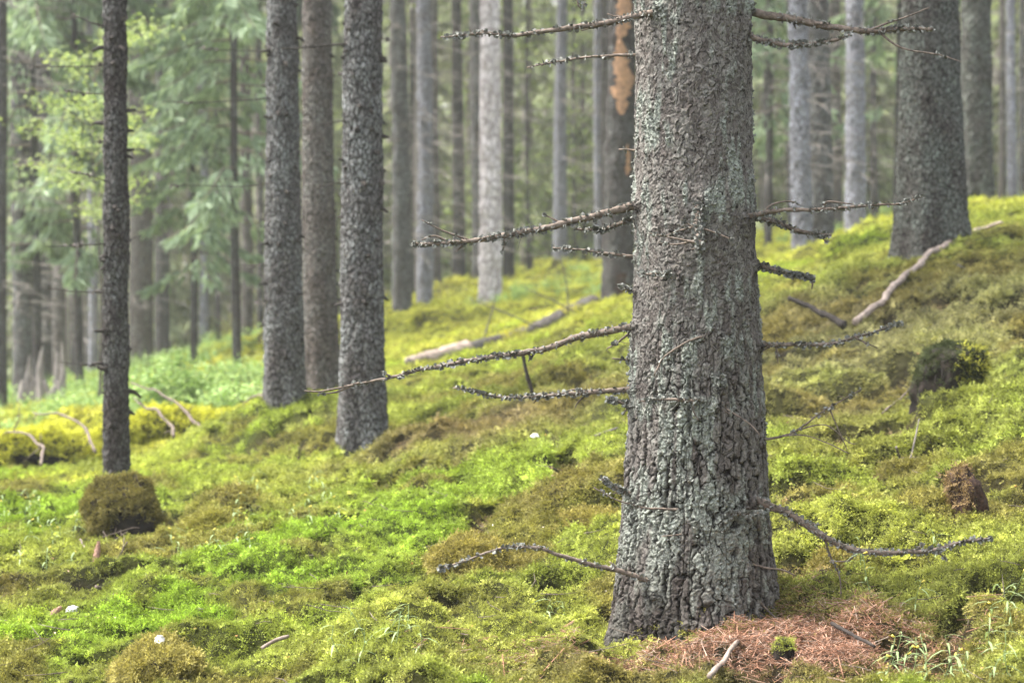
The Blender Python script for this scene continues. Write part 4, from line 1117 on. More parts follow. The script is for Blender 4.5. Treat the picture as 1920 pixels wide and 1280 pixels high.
# ------------------------------------------------------------------ stumps and moss hummocks
def lump(cx, cy, zb_, rx, ry, h, seed, rough=0.16, flat=0.0, n=40, m=22, power=0.75):
    a = np.linspace(0, 2 * np.pi, n, endpoint=False); t = np.linspace(0, 1, m)
    Aa, Tt = np.meshgrid(a, t)
    el = Tt * np.pi / 2
    rr = np.cos(el) ** power; zz_ = np.sin(el) ** (0.8 + flat)
    nz = 1 + rough * 2.0 * fbm(np.cos(Aa) * 1.6 * rr + seed, np.sin(Aa) * 1.6 * rr, Tt * 2.2, 4, seed)
    X = cx + np.cos(Aa) * rr * rx * nz; Yv = cy + np.sin(Aa) * rr * ry * nz
    Zv = zb_ + zz_ * h * (1 + rough * 0.5 * fbm(np.cos(Aa) * 2 * rr, np.sin(Aa) * 2 * rr, octv=3, seed=seed + 4)) 
    V_ = np.stack([X, Yv, Zv], -1).reshape(-1, 3)
    i = np.arange(m - 1)[:, None] * n; j = np.arange(n)[None]; j2 = (j + 1) % n
    F_ = np.stack([i + j, i + j2, i + n + j2, i + n + j], -1).reshape(-1, 4)
    return V_, F_

def sample_surface(V_, F_, n):
    a, b, c, d = V_[F_[:, 0]], V_[F_[:, 1]], V_[F_[:, 2]], V_[F_[:, 3]]
    nr = np.cross(c - a, d - b); ar = np.linalg.norm(nr, axis=1); 
    idx = rng.choice(len(F_), n, p=ar / ar.sum())
    s, t = rng.uniform(size=(n, 1)), rng.uniform(size=(n, 1))
    p = (a[idx] * (1 - s) + b[idx] * s) * (1 - t) + (d[idx] * (1 - s) + c[idx] * s) * t
    return p, nr[idx] / (ar[idx][:, None] + 1e-12)

def moss_on(V_, F_, n, color, scl, cond=None, jitter=0.3):
    p, nr = sample_surface(V_, F_, n)
    if cond is not None:
        k = cond(p, nr); p, nr = p[k], nr[k]
    cc = np.array(color) * (1 + jitter * rng.normal(0, 1, (len(p), 1)).clip(-1.5, 1.8))
    add_moss(p, nr, rng.uniform(0.7, 1.3, len(p)) * scl, np.clip(cc, 0.004, 0.6))

# mossy stump in front of the slim left tree
q = gpt(228, 990, 9.6); k = q[1] / F_PX
V_, F_ = lump(q[0], q[1] + 0.1, q[2] - 0.08, 70 * k, 0.17, 0.345, 31, 0.28, power=0.5)
st = thing('mossy_stump', (q[0], q[1] + 0.1, q[2] - 0.05), 'dark mossy stump with a shadowed hollow, at the foot of the slim dark spruce', 'stump')
obj('stump_body', new_mesh('stump_body', V_ - np.array(st.location), F_), M['humus_shade'], st)
def hollow(cx, cy, cz, rx, rz):
    return lambda p, nr: ~(((p[:, 0] - cx) / rx) ** 2 + ((p[:, 2] - cz) / rz) ** 2 + (p[:, 1] > cy) * 9 < rng.uniform(0.5, 1.2, len(p)))
moss_on(V_, F_, 1900, (0.135, 0.118, 0.036), 0.95, hollow(q[0] + 0.05, q[1] + 0.1, q[2] + 0.06, 0.115, 0.10))  # moss left off; the near-black body stands in for the hollow's shadow
m3 = MB()
for k_ in range(9):
    a0 = q + np.array([rng.uniform(-0.02, 0.1), -0.09, rng.uniform(0.0, 0.08)])
    tube(m3, resample([a0, a0 + rng.normal(0, 0.05, 3) + [0, -0.03, -0.03], a0 + rng.normal(0, 0.08, 3) + [0, -0.05, -0.05]], 0.02), 0.0022, 4)
obj('fallen_twig_tuft', m3.mesh('twigs', off=st.location), M['twig'], st)['kind'] = 'stuff'

# dark rotten stump on the right slope
q = gpt(1785, 778, 9.3); k = q[1] / F_PX
V_, F_ = lump(q[0], q[1] + 0.12, q[2] - 0.05, 66 * k, 0.15, 0.27, 47, 0.3, power=0.22)
V_[:, 2] += 0.15 * (V_[:, 0] - q[0])
st = thing('rotten_stump', (q[0], q[1] + 0.12, q[2] - 0.06), 'black rotten stump capped with dark moss on the right slope', 'stump')
obj('stump_body', new_mesh('stump_body', V_ - np.array(st.location), F_), M['humus_shade'], st)
m3 = MB()
for k_ in range(16):                                  # rotten fibres down the open face
    x_ = q[0] + rng.uniform(-0.10, 0.10); y_ = q[1] - rng.uniform(0.0, 0.03) ; z_ = q[2] + rng.uniform(0.08, 0.15)
    tube(m3, resample([(x_, y_, z_), (x_ + rng.normal(0, .008), y_ - 0.008, z_ - 0.07), (x_ + rng.normal(0, .015), y_ - 0.012, z_ - 0.15)], 0.03), [0.006 * rng.uniform(.5, 1.2)] * 1, 5, 0.3)
obj('rotten_fibre', m3.mesh('rotten_fibre', off=st.location), M['humus_shade'], st)['kind'] = 'stuff'
moss_on(V_, F_, 1100, (0.045, 0.055, 0.024), 0.85, lambda p, nr: (p[:, 2] > q[2] + 0.09 + 0.05 * rng.normal(size=len(p))))
moss_on(V_, F_, 500, (0.30, 0.30, 0.05), 1.1, lambda p, nr: p[:, 0] > q[0] + 0.05 + 0.03 * rng.normal(size=len(p)))

# small brown stub stump at the right
q = gpt(1822, 1004, 7.0); k = q[1] / F_PX
V_, F_ = lump(0, 0.04, -0.05, 0.060, 0.062, 0.18, 133, 0.38, n=48, m=26, power=0.34)
V_[:, 0] -= 0.12 * V_[:, 2]; V_[:, 2] -= 0.25 * V_[:, 0]
st = thing('small_stump', q, 'small reddish brown decayed stub in the moss at right', 'stump')
obj('stump_body', new_mesh('stump_body', V_, F_), M['wood_red'], st)
moss_on(V_ + q, F_, 160, (0.2, 0.14, 0.07), 0.8, lambda p, nr: p[:, 0] < q[0] - 0.01)
m3 = MB()
for k_ in range(220):
    p_ = V_[rng.integers(0, 48 * 20)] * [1.03, 1.03, 1.0]
    tube(m3, np.array([p_, p_ + [rng.normal(0, .006), rng.normal(0, .006), -rng.uniform(.01, .03)]]), [0.0016, 0.0008], 3, cap=False)
obj('bark_fibre', m3.mesh('bark_fibre', False), M['wood_red'], st)['kind'] = 'stuff'

# tiny mossy stub in the needle litter
q = gpt(1472, 1228, 5.75)
V_, F_ = lump(q[0], q[1] + 0.02, q[2] - 0.02, 0.030, 0.03, 0.09, 61, 0.15, n=24, m=14, power=0.5)
st = thing('mossy_stub', (q[0], q[1] + 0.02, q[2] - 0.02), 'tiny stub with a green moss cap in the needle litter beside the big trunk', 'stump')
obj('stump_body', new_mesh('stump_body', V_ - np.array(st.location), F_), M['humus_shade'], st)
moss_on(V_, F_, 150, (0.20, 0.22, 0.045), 0.5, lambda p, nr: p[:, 2] > q[2] + 0.045)

# moss hummocks
for px, py, Y0, wpx, hpx, colr, nm, lab, seed in [
        (290, 1290, 6.0, 88, 72, (0.27, 0.24, 0.075), 1200, 'olive-brown moss hummock at the bottom left with a white stone on top', 71),
        (1570, 1050, 7.0, 45, 45, (0.22, 0.19, 0.06), 420, 'brownish moss tussock below the longest low branch of the big trunk', 73),
        (395, 1005, 9.3, 66, 40, (0.22, 0.21, 0.055), 600, 'low dark-fronted moss hummock right of the mossy stump', 77),
        (875, 1060, 7.3, 70, 32, (0.23, 0.20, 0.06), 500, 'brown-green moss hummock behind the low arching branch', 79),
        (1110, 975, 8.0, 80, 40, (0.23, 0.20, 0.06), 500, 'brown moss hummock just left of the big trunk', 83)]:
    q = gpt(px, py, Y0); k = q[1] / F_PX
    V_, F_ = lump(q[0], q[1] + 0.10, q[2] - 0.05, wpx * k, max(0.07, wpx * k * 0.9), hpx * k * 1.05 + 0.03, seed, 0.3, power=0.9)
    st = thing('moss_hummock', (q[0], q[1] + 0.1, q[2] - 0.05), lab, 'moss hummock', 'moss hummocks')
    obj('hummock_soil', new_mesh('hummock_soil', V_ - np.array(st.location), F_), M['humus_shade'], st)
    moss_on(V_, F_, int(nm * 1.4), colr, 1.0 * q[1] / 6.6)

# ------------------------------------------------------------------ logs and fallen branches
def log_on(name, pxs, Y0, r0, r1, mat, label, cat, lift=0.6, seed=0, moss=None, sides=22, group=None, knob=0.12, dive=None):
    c = []
    for i, (x, y) in enumerate(pxs):
        Yv = Y0[0] + (Y0[1] - Y0[0]) * i / (len(pxs) - 1)
        q = P(x, y, Yv)
        rr = r0 + (r1 - r0) * i / (len(pxs) - 1)
        q[2] = gz(q[0], q[1]) + rr * lift
        c.append(q)
    c = resample(c, max(r0 * 0.6, 0.03))
    n = len(c); rr = np.linspace(r0, r1, n)
    mb = MB(); tube(mb, c, rr, sides)
    Vt = mb.V[0]; nr = np.repeat(np.arange(n), sides)
    core = c[nr]
    d = Vt[:n * sides] - core
    f = 1 + knob * 2 * fbm(Vt[:n * sides, 0] * 6 + seed, Vt[:n * sides, 1] * 6, Vt[:n * sides, 2] * 6, 3, seed)
    Vt[:n * sides] = core + d * f[:, None]
    b = c[0].copy(); b[2] -= r0
    t = thing(name, b, label, cat, group)
    obj('log_body' if 'log' in name else 'wood', mb.mesh('log_body', off=b), mat, t)
    if moss is not None:
        cond, colr, nmoss, s = moss
        moss_on(Vt, mb.F4[0], nmoss, colr, s, cond)
    return t, c

t, c = log_on('fallen_log', [(768, 672), (850, 658), (920, 643), (1000, 618), (1060, 600), (1112, 584)], (19.4, 22.2), 0.055, 0.095, M['bark_brown'], 'grey fallen log with a pale barkless end lying up the slope in the middle', 'log', 1.0, 3,
              (lambda p, nr: (nr[:, 2] > 0.45) & (p[:, 0] > -0.2) & (fbm(p[:, 0] * 2.5, p[:, 1] * 2, octv=2, seed=5) > -0.15), (0.42, 0.40, 0.06), 500, 1.5))
mb = MB(); k = c[:max(4, int(len(c) * 0.28))]
tube(mb, k + [0, 0, 0.004], np.linspace(0.058, 0.082, len(k)), 14, 0.14)
obj('bare_end', mb.mesh('bare_end', off=t.location), M['wood_pale'], t)['label'] = 'pale barkless end of the log'
for px0, py0, px1, py1 in [(905, 640, 935, 500), (1085, 590, 985, 540), (1065, 595, 1050, 480), (1010, 615, 880, 560)]:
    a = P(px0, py0, 20.6); e_ = P(px1, py1, 20.4)
    mb = MB(); tube(mb, resample([a, (a + e_) / 2 + [0.03, 0, 0.0], e_], 0.08), np.linspace(0.010, 0.004, len(resample([a, (a + e_) / 2, e_], 0.08))), 5, 0.1)
    obj('branch_stub', mb.mesh('branch_stub', off=t.location), M['twig_grey'], t)

t, c = log_on('mossy_log', [(-60, 868), (60, 862), (160, 858), (260, 856), (340, 846), (420, 820), (490, 795)], (15.0, 16.2), 0.15, 0.13, M['humus_shade'], 'fallen log thick with yellow-green moss across the left middle ground', 'log', 0.5, 9,
              (lambda p, nr: nr[:, 2] > -0.25 + 0.5 * fbm(p[:, 0] * 3, p[:, 1] * 3, octv=2, seed=8), (0.44, 0.445, 0.055), 2600, 1.8), knob=0.3)
for pl in [[(395, 803), (372, 825), (348, 847)], [(250, 718), (300, 738), (345, 768), (382, 806)], [(246, 744), (285, 765), (315, 790), (328, 822)], [(-30, 818), (30, 810), (62, 822), (78, 845), (80, 868)], [(60, 772), (120, 782), (165, 808), (183, 846)], [(455, 772), (470, 748), (488, 740), (497, 762)], [(395, 800), (430, 790), (458, 808)], [(90, 868), (60, 882), (28, 908)]]:
    pts = resample([P(x, y, 15.2 - 0.25 * i) for i, (x, y) in enumerate(pl)], 0.05)
    pts = pts + np.stack([vnoise(np.arange(len(pts)) * 0.4 + pl[0][0], np.full(len(pts), a_ * 3.7)) for a_ in range(3)], 1) * 0.022
    mb = MB(); tube(mb, pts, np.linspace(0.005, 0.013, len(pts)), 6, 0.25)
    for q_ in range(3):
        i_ = rng.integers(1, len(pts) - 1); e3 = pts[i_] + rng.normal(0, 0.07, 3)
        tube(mb, np.array([pts[i_], (pts[i_] + e3) / 2 + rng.normal(0, 0.008, 3), e3]), [0.005, 0.004, 0.002], 4)
    obj('dead_branch', mb.mesh('dead_branch', off=t.location), M['twig'], t)

def stick(name, pl, Y0, Y1, r0, r1, mat, label, lift=0.02, group=None, cat='branch', raise_=None):
    pts = []
    for i, (x, y) in enumerate(pl):
        f = i / (len(pl) - 1)
        q = P(x, y, Y0 + (Y1 - Y0) * f)
        if raise_ is None:
            q = gpt(x, y, Y0 + (Y1 - Y0) * f, lift)
        pts.append(q)
    pts = resample(pts, max(0.015, r0 * 1.2))
    b = pts[0].copy()
    wob = np.stack([vnoise(np.arange(len(pts)) * 0.16 + pl[0][0], np.full(len(pts), a_ * 5.5 + pl[0][1])) for a_ in range(3)], 1)
    pts = pts + wob * r0 * 0.6
    mb = MB(); tube(mb, pts, np.linspace(r0, r1, len(pts)) * (1 + 0.22 * vnoise(np.arange(len(pts)) * 0.6, np.full(len(pts), pl[0][0]))), 9, 0.12)
    o = obj(name, mb.mesh(name, off=b), mat, None, b)
    return tag(o, label, cat, group)
stick('fallen_branch', [(1605, 608), (1660, 570), (1720, 523), (1770, 478), (1830, 440), (1880, 433)], 11.3, 14.0, 0.020, 0.016, M['wood_pale'], 'long pale bare branch leaning up the right slope past the thick spruce', 0.05)
stick('fallen_branch', [(1478, 560), (1520, 574), (1550, 592), (1582, 612)], 11.7, 11.4, 0.013, 0.022, M['twig_dark'], 'short dark branch sticking up from the right slope', 0, raise_=1)
stick('dead_stick', [(980, 664), (988, 700), (998, 738)], 10.6, 10.6, 0.009, 0.011, M['twig_dark'], 'dark upright stick standing in the moss left of the big trunk', 0, raise_=1)
stick('fallen_branch', [(1010, 858), (1060, 838), (1110, 828), (1160, 822)], 10.2, 10.4, 0.007, 0.005, M['twig_grey'], 'thin grey branch lying on the green slope left of the big trunk', 0.03)
stick('fallen_branch', [(1795, 525), (1840, 510), (1870, 500)], 12.5, 12.8, 0.008, 0.005, M['twig_grey'], 'thin twig on the right slope above the long pale branch', 0.04)
stick('fallen_branch', [(180, 1100), (225, 1085), (262, 1075)], 7.6, 7.7, 0.006, 0.004, M['twig'], 'short brown twig on dark moss below the mossy stump', 0.04)
stick('fallen_branch', [(150, 1015), (195, 1046), (240, 1072)], 8.2, 7.8, 0.004, 0.003, M['twig'], 'thin lichened twig lying below the mossy stump', 0.05)
stick('fallen_branch', [(1330, 1290), (1355, 1258), (1385, 1230)], 5.5, 5.7, 0.008, 0.006, M['wood_pale'], 'pale bare twig at the bottom edge below the big trunk', 0.03)
stick('fallen_branch', [(490, 1222), (515, 1216), (542, 1209)], 6.3, 6.35, 0.006, 0.005, M['wood_pale'], 'short pale wood sliver on bright green moss', 0.035)
stick('fallen_branch', [(1655, 770), (1690, 740), (1725, 712)], 9.7, 9.9, 0.005, 0.003, M['twig'], 'thin twig left of the black rotten stump', 0.05)
stick('fallen_branch', [(1680, 880), (1700, 860), (1722, 838)], 8.9, 9.0, 0.005, 0.003, M['twig_grey'], 'thin twig below the black rotten stump', 0.06)
stick('fallen_branch', [(1560, 1160), (1620, 1195), (1640, 1200)], 6.0, 5.95, 0.006, 0.004, M['twig_dark'], 'dark twig across the needle litter right of the big trunk', 0.03)

# splintered pale stump at the left, far
q = gpt(82, 762, 29.0); k = q[1] / F_PX
st = thing('splintered_stump', q, 'broken pale grey stump with upright splinters among the trunks at far left', 'stump')
for i, (dx, h_, w_) in enumerate([(-30, 105, 13), (-20, 70, 17), (-8, 122, 12), (4, 60, 18), (16, 50, 18), (24, 112, 12), (36, 132, 9), (-38, 60, 12), (-2, 88, 9), (30, 60, 16)]):
    mb = MB()
    y_ = (rng.uniform(-0.12, 0.12))
    tube(mb, resample([(dx * k, y_, -0.1), (dx * k * 1.05, y_, h_ * k * 0.5), (dx * k * 1.15 + rng.uniform(-.03, .05), y_, h_ * k)], 0.04), np.interp(np.linspace(0, 1, len(resample([(dx * k, y_, -0.1), (dx * k * 1.05, y_, h_ * k * 0.5), (dx * k * 1.15, y_, h_ * k)], 0.08))), [0, .6, 1], [w_ * k, w_ * k * .7, w_ * k * .12]), 7, 0.2)
    obj('splinter', mb.mesh('splinter'), M['twig_far'], st)

# ------------------------------------------------------------------ bilberry bush, young spruce, rowan sapling
def leaf_quads(mb, p, L, W, nvec=None):
    m = len(p)
    d = rng.normal(0, 1, (m, 3)); d[:, 2] = np.abs(d[:, 2]) * 0.3; d /= np.linalg.norm(d, axis=1)[:, None]
    w = np.cross(d, np.array([0, 0, 1.0]) + rng.normal(0, 0.45, (m, 3))); w /= np.linalg.norm(w, axis=1)[:, None] + 1e-9
    l = L * rng.uniform(0.6, 1.3, (m, 1)); ww = W * rng.uniform(0.7, 1.2, (m, 1))
    Vq = np.stack([p, p + d * l * 0.5 + w * ww * 0.5, p + d * l, p + d * l * 0.5 - w * ww * 0.5], 1).reshape(-1, 3)
    mb.add(Vq, None, np.arange(m * 4).reshape(-1, 4))

def shrub(name, q, rx, ry, h_, nl, L, W, label, cat, seed, mat='bilberry', group=None):
    st = thing(name, q, label, cat, group)
    stems, lv = MB(), MB()
    for i in range(26):
        a = rng.uniform(0, 6.28); rr = math.sqrt(rng.uniform())
        e_ = np.array([math.cos(a) * rx * rr, math.sin(a) * ry * rr, h_ * (1 - 0.55 * rr * rr) * rng.uniform(0.75, 1.05)])
        pts = resample([e_ * [0.25, 0.25, 0] - [0, 0, 0.05], e_ * [0.7, 0.7, 0.6], e_], 0.06)
        tube(stems, pts, np.linspace(0.006, 0.002, len(pts)), 4, cap=False)
        m_ = nl // 26
        t_ = rng.uniform(0.45, 1, m_) ; ii_ = np.minimum((t_ * (len(pts) - 1)).astype(int), len(pts) - 1)
        pp = pts[ii_] + rng.normal(0, 1, (m_, 3)) * [0.10 * rx / 0.6, 0.10, 0.045]
        leaf_quads(lv, pp, L, W)
    obj('stem', stems.mesh('stem'), M['twig_dark'], st)
    f_ = obj('foliage', lv.mesh('foliage', False), M[mat], st)
    return st
q = gpt(340, 792, 18.6)
shrub('bilberry_bush', q, 0.55, 0.4, 0.72, 4200, 0.058, 0.034, 'rounded bright green bilberry bush behind the mossy log', 'bush', 1)
for px, py, Y0, rx, h_, lab in [(445, 780, 19.5, 0.35, 0.36, 'low bilberry bush between the round bush and the left group of trunks'), (120, 775, 22, 0.45, 0.26, 'low leafy bilberry clump left of the slim dark spruce'), (30, 745, 27, 0.5, 0.25, 'low bilberry clump by the left edge'), (470, 715, 27, 0.5, 0.3, 'small bilberry clump up the bank behind the low bush')]:
    shrub('bilberry_bush', gpt(px, py, Y0), rx, 0.4, h_, 2000, 0.045, 0.026, lab, 'bush', 2)

# young spruce with pale drooping branches
q = gpt(363, 690, 27.0)
st = thing('young_spruce', q, 'young spruce with pale green drooping branches left of the left group of trunks', 'tree')
mb = MB(); zt = np.linspace(-0.1, 9, 40); tube(mb, np.stack([0.02 * np.sin(zt), 0 * zt, zt], 1), np.linspace(0.05, 0.015, 40), 10, 0.05)
obj('trunk', mb.mesh('trunk'), M['bark_dark'], st)
lf, lm = spruce_parts(9.0, 1.3, 74, 1.25, (0.15, 0.040), 9.0, 0.014, 0.7, 0.7)
obj('limb_tangle', lm.mesh('limbs'), M['twig'], st)['kind'] = 'stuff'
me = lf.mesh('crown', False)
pale = mk_leaf('pale_spruce_needles', [(0.2, (0.10, 0.145, 0.085)), (0.5, (0.20, 0.27, 0.17)), (0.85, (0.36, 0.45, 0.30))], 0.4)
obj('crown', me, pale, st)

for px, py, Y, sc, rz, lab in [(70, 752, 25.0, (1.25, 1.25, 1.6), 1.0, 'young spruce with grey-green branches over the trunks at the far left'), (150, 735, 33.0, (1.2, 1.2, 1.5), 2.2, 'young spruce far behind the broadleaf sapling at left'), (445, 690, 31.0, (1.15, 1.15, 1.3), 4.0, 'young spruce glimpsed just left of the left group of trunks'), (1440, 470, 40.0, (1.3, 1.3, 1.4), 5.0, 'blurred young spruce in the gap just right of the big trunk'), (1680, 430, 44.0, (1.4, 1.4, 1.4), 0.5, 'blurred young spruce just left of the thick slope spruce')]:
    r2 = thing('young_spruce', gpt(px, py, Y), lab, 'tree')
    r2.scale = sc; r2.rotation_euler = (0, 0, rz)
    for ch in list(st.children):
        c2 = ch.copy(); col.objects.link(c2); c2.parent = r2

def sapling(q, label, branches, nleaf, L, W, H, seed):
    st = thing('broadleaf_sapling', q, label, 'tree')
    mb = MB(); zt = np.linspace(-0.1, H, 24)
    tube(mb, np.stack([0.05 * np.sin(zt * 1.3), 0.03 * np.cos(zt), zt], 1), np.linspace(0.022, 0.005, 24), 7, 0.05)
    obj('trunk', mb.mesh('trunk'), M['bark_brown'], st)
    lv, lb = MB(), MB()
    for (z0_, dx, dz, dy_) in branches:
        pts = resample([(0, 0, z0_), (dx * 0.5, dy_ * 0.5, z0_ + dz * 0.5 + 0.08), (dx, dy_, z0_ + dz)], 0.06)
        tube(lb, pts, np.linspace(0.008, 0.003, len(pts)), 4, cap=False)
        m_ = nleaf
        ii_ = rng.integers(len(pts) // 3, len(pts), m_)
        leaf_quads(lv, pts[ii_] + rng.normal(0, 1, (m_, 3)) * [0.10, 0.10, 0.05], L, W)
    obj('limb_tangle', lb.mesh('limbs'), M['twig'], st)['kind'] = 'stuff'
    obj('crown', lv.mesh('crown', False), M['leaf'], st)
    return st
q = gpt(185, 760, 19.0)
def br_at(px, py, Y, q0):
    p = P(px, py, Y); return p - q0
brs = []
for px, py in [(262, 200), (272, 255), (262, 330), (255, 365), (240, 235), (120, 250), (95, 330), (60, 300), (150, 170), (230, 60), (270, 30), (70, 180), (170, 390), (110, 90), (300, 40), (40, 230)]:
    e_ = br_at(px, py, 19.0 + rng.uniform(-0.4, 0.4), q); brs.append((max(0.4, e_[2] - 0.25), e_[0], 0.2, e_[1]))
sapling(q, 'leafy yellow-green broadleaf sapling behind the slim dark spruce at left', brs, 240, 0.05, 0.028, 3.6, 2)

# ------------------------------------------------------------------ distant wood (one mass), low green plants
far_coll = bpy.data.collections.new('distant_trees')
for k_ in range(5):
    if k_ < 3:
        lf, lm = spruce_parts(6.5, 0.4, 62, 1.35, (0.26, 0.065), 6.0, 0.012, 0.85, 0.8)
        lf.add(np.zeros((0, 3)))
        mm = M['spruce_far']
    else:
        lf = MB()
        for c_ in range(26):
            cc = np.array([rng.normal(0, 0.9), rng.normal(0, 0.9), rng.uniform(0.4, 6.0)])
            leaf_quads(lf, cc + rng.normal(0, 0.38, (170, 3)), 0.12, 0.07)
        lm = twig_tangle(0.2, 5.5, 14, (0.4, 1.2), 0.01, 1)
        mm = M['leaf']
    zt = np.linspace(-0.3, 6, 8); tube(lm, np.stack([0 * zt, 0 * zt, zt], 1), np.linspace(0.05, 0.02, 8), 6)
    base_m = lf.mesh('far_%d' % k_, False)
    me2 = lm.mesh('farl_%d' % k_, False)
    import bmesh
    bm = bmesh.new(); bm.from_mesh(base_m); nf = len(bm.faces); bm.from_mesh(me2)
    bm.faces.ensure_lookup_table()
    for f_ in bm.faces[nf:]: f_.material_index = 1
    bm.to_mesh(base_m); bm.free()
    base_m.materials.append(mm); base_m.materials.append(M['twig_far'])
    far_coll.objects.link(bpy.data.objects.new('distant_%02d' % k_, base_m))
for k_ in range(3):                                   # bare-stemmed spruces of the far stand
    lm = twig_tangle(0.8, 8.0, 60, (0.4, 1.2), 0.008, 3)
    zt = np.linspace(-0.4, 13, 16); tube(lm, np.stack([0.08 * np.sin(zt * 0.5 + k_), 0.06 * np.cos(zt * 0.4), zt], 1), np.linspace((0.10, 0.13, 0.08)[k_], 0.05, 16), 9, 0.05)
    lf, l2 = spruce_parts(13.0, 6.5, 30, 1.6, (0.3, 0.08), 4.5, 0.012, 0.8, 0.8)
    base_m = lm.mesh('fart_%d' % k_, True); nf = len(base_m.polygons)
    bm = bmesh.new(); bm.from_mesh(base_m); bm.from_mesh(lf.mesh('farc_%d' % k_, False)); bm.faces.ensure_lookup_table()
    for f_ in bm.faces[nf:]: f_.material_index = 1
    bm.to_mesh(base_m); bm.free()
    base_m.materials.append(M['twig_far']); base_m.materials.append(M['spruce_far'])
    far_coll.objects.link(bpy.data.objects.new('distant_%02d' % (5 + k_), base_m))
fr = np.random.default_rng(21)
nF = 350
fy = fr.uniform(46, 112, nF); fx = (np.arange(nF) * 0.618034 % 1 * 0.74 - 0.37) * fy
kind_ = fr.uniform(size=nF)
scatter('distant_wood', np.stack([fx, fy, ground(fx, fy)], 1), np.stack([np.zeros(nF), np.zeros(nF), fr.uniform(0, 6.28, nF)], 1), np.where(kind_ < 0.4, fr.uniform(0.8, 1.2, nF), fr.uniform(0.7, 1.8, nF)), np.where(kind_ < 0.4, fr.integers(5, 8, nF), np.where(kind_ < 0.88, fr.integers(0, 3, nF), fr.integers(3, 5, nF))), np.full((nF, 3), 0.2), far_coll, 'blurred pale green young wood filling the far background', 'wood')

gc_coll = bpy.data.collections.new('ground_plants')
for k_ in range(3):
    lv = MB()
    for s_ in range(5):
        a = rng.normal(0, 0.05, 2); h_ = rng.uniform(0.08, 0.2)
        pp = np.stack([a[0] + rng.normal(0, 0.035, 9), a[1] + rng.normal(0, 0.035, 9), rng.uniform(0.3, 1, 9) * h_], 1)
        leaf_quads(lv, pp, 0.04, 0.024)
    for s_ in range(14):
        a = rng.normal(0, 0.07, 2); b_ = rng.uniform(0, 6.28); h_ = rng.uniform(0.10, 0.25)
        d_ = np.array([math.cos(b_), math.sin(b_)]) * h_ * 0.4; w_ = np.array([-math.sin(b_), math.cos(b_)]) * 0.004
        lv.add([(a[0] - w_[0], a[1] - w_[1], 0), (a[0] + w_[0], a[1] + w_[1], 0), (a[0] + d_[0], a[1] + d_[1], h_)], [(0, 1, 2)])
    me = lv.mesh('plant_%d' % k_, False); me.materials.append(M['bilberry'])
    gc_coll.objects.link(bpy.data.objects.new('ground_plant_%d' % k_, me))
n = 9000
y = np.exp(rng.uniform(math.log(15), math.log(60), n)); x = rng.uniform(-0.32, 0.32, n) * y
dens = fbm(x * 0.35, y * 0.25, octv=3, seed=201) * 1.5
left = sstep(-0.08, -0.16, x / y) * sstep(17, 19.5, y)
keep = rng.uniform(size=n) < np.clip(left * 0.35 + sstep(0.05, 0.5, dens) * sstep(22, 30, y) * 0.5, 0, 1)
x, y = x[keep], y[keep]; n = len(x)
scatter('ground_plants', np.stack([x, y, ground(x, y)], 1), np.stack([np.zeros(n), np.zeros(n), rng.uniform(0, 6.28, n)], 1), rng.uniform(0.7, 1.6, n), rng.integers(0, 3, n), np.full((n, 3), 0.2), gc_coll, 'low bright green bilberry and grass cover on the far forest floor', 'ground cover')

# ------------------------------------------------------------------ herbs with narrow leaves and yellow flowers
def herb(q, h_, nleaf, label, group, flowers=2, lean=(0, 0)):
    st = thing('cow_wheat_plant', q, label, 'plant', group)
    mb = MB(); top_ = np.array([lean[0], lean[1], h_])
    pts = resample([(0, 0, -0.02), top_ * 0.5 + rng.normal(0, 0.006, 3), top_], 0.02)
    tube(mb, pts, np.linspace(0.0016, 0.0009, len(pts)), 4)
    obj('stem', mb.mesh('stem'), M['herb'], st)
    for i in range(nleaf):
        f = (i + 1) / nleaf; p = pts[min(len(pts) - 1, int(f * (len(pts) - 1)))]
        a = i * 1.57 + rng.uniform(-0.4, 0.4); L = rng.uniform(0.035, 0.075); W = rng.uniform(0.004, 0.008)
        o = np.array([math.cos(a), math.sin(a), 0]); s_ = np.array([-o[1], o[0], 0])
        up = rng.uniform(0.1, 0.6)
        Vl = []
        for t_, w_ in ((0, 0.25), (0.3, 1), (0.65, 0.8), (1, 0.03)):
            c_ = p + o * L * t_ + np.array([0, 0, L * (up * t_ - 0.7 * t_ * t_)])
            Vl += [c_ - s_ * W * w_ / 2, c_ + s_ * W * w_ / 2]
        me = new_mesh('leaf', np.array(Vl), np.array([(0, 1, 3, 2), (2, 3, 5, 4), (4, 5, 7, 6)]))
        obj('leaf', me, M['herb'], st)
    for i in range(flowers):
        p = pts[int(len(pts) * rng.uniform(0.6, 0.99))]; a = rng.uniform(0, 6.28)
        o = np.array([math.cos(a), math.sin(a), 0.2]); mb = MB()
        tube(mb, np.array([p, p + o * 0.006, p + o * 0.013 + [0, 0, 0.002]]), [0.001, 0.0026, 0.0034], 5)
        obj('flower', mb.mesh('flower'), M['petal'], st)
G1 = 'narrow-leaved herbs at lower right'
for px, py in [(1700, 1245), (1730, 1215), (1765, 1240), (1790, 1200), (1820, 1225), (1850, 1190), (1880, 1230), (1905, 1175), (1900, 1262), (1840, 1262), (1690, 1180), (1665, 1210), (1740, 1275), (1870, 1150), (1915, 1130), (1800, 1272), (1650, 1260), (1720, 1130), (1610, 1085), (1760, 1060), (1640, 1140)]:
    q = gpt(px + rng.uniform(-6, 6), py, 5.8); herb(q, rng.uniform(0.07, 0.14), int(rng.integers(7, 12)), 'slender narrow-leaved herb with yellow flowers in the moss at lower right', G1, int(rng.integers(0, 3)), rng.normal(0, 0.03, 2))
G2 = 'herbs on the hummock at bottom centre'
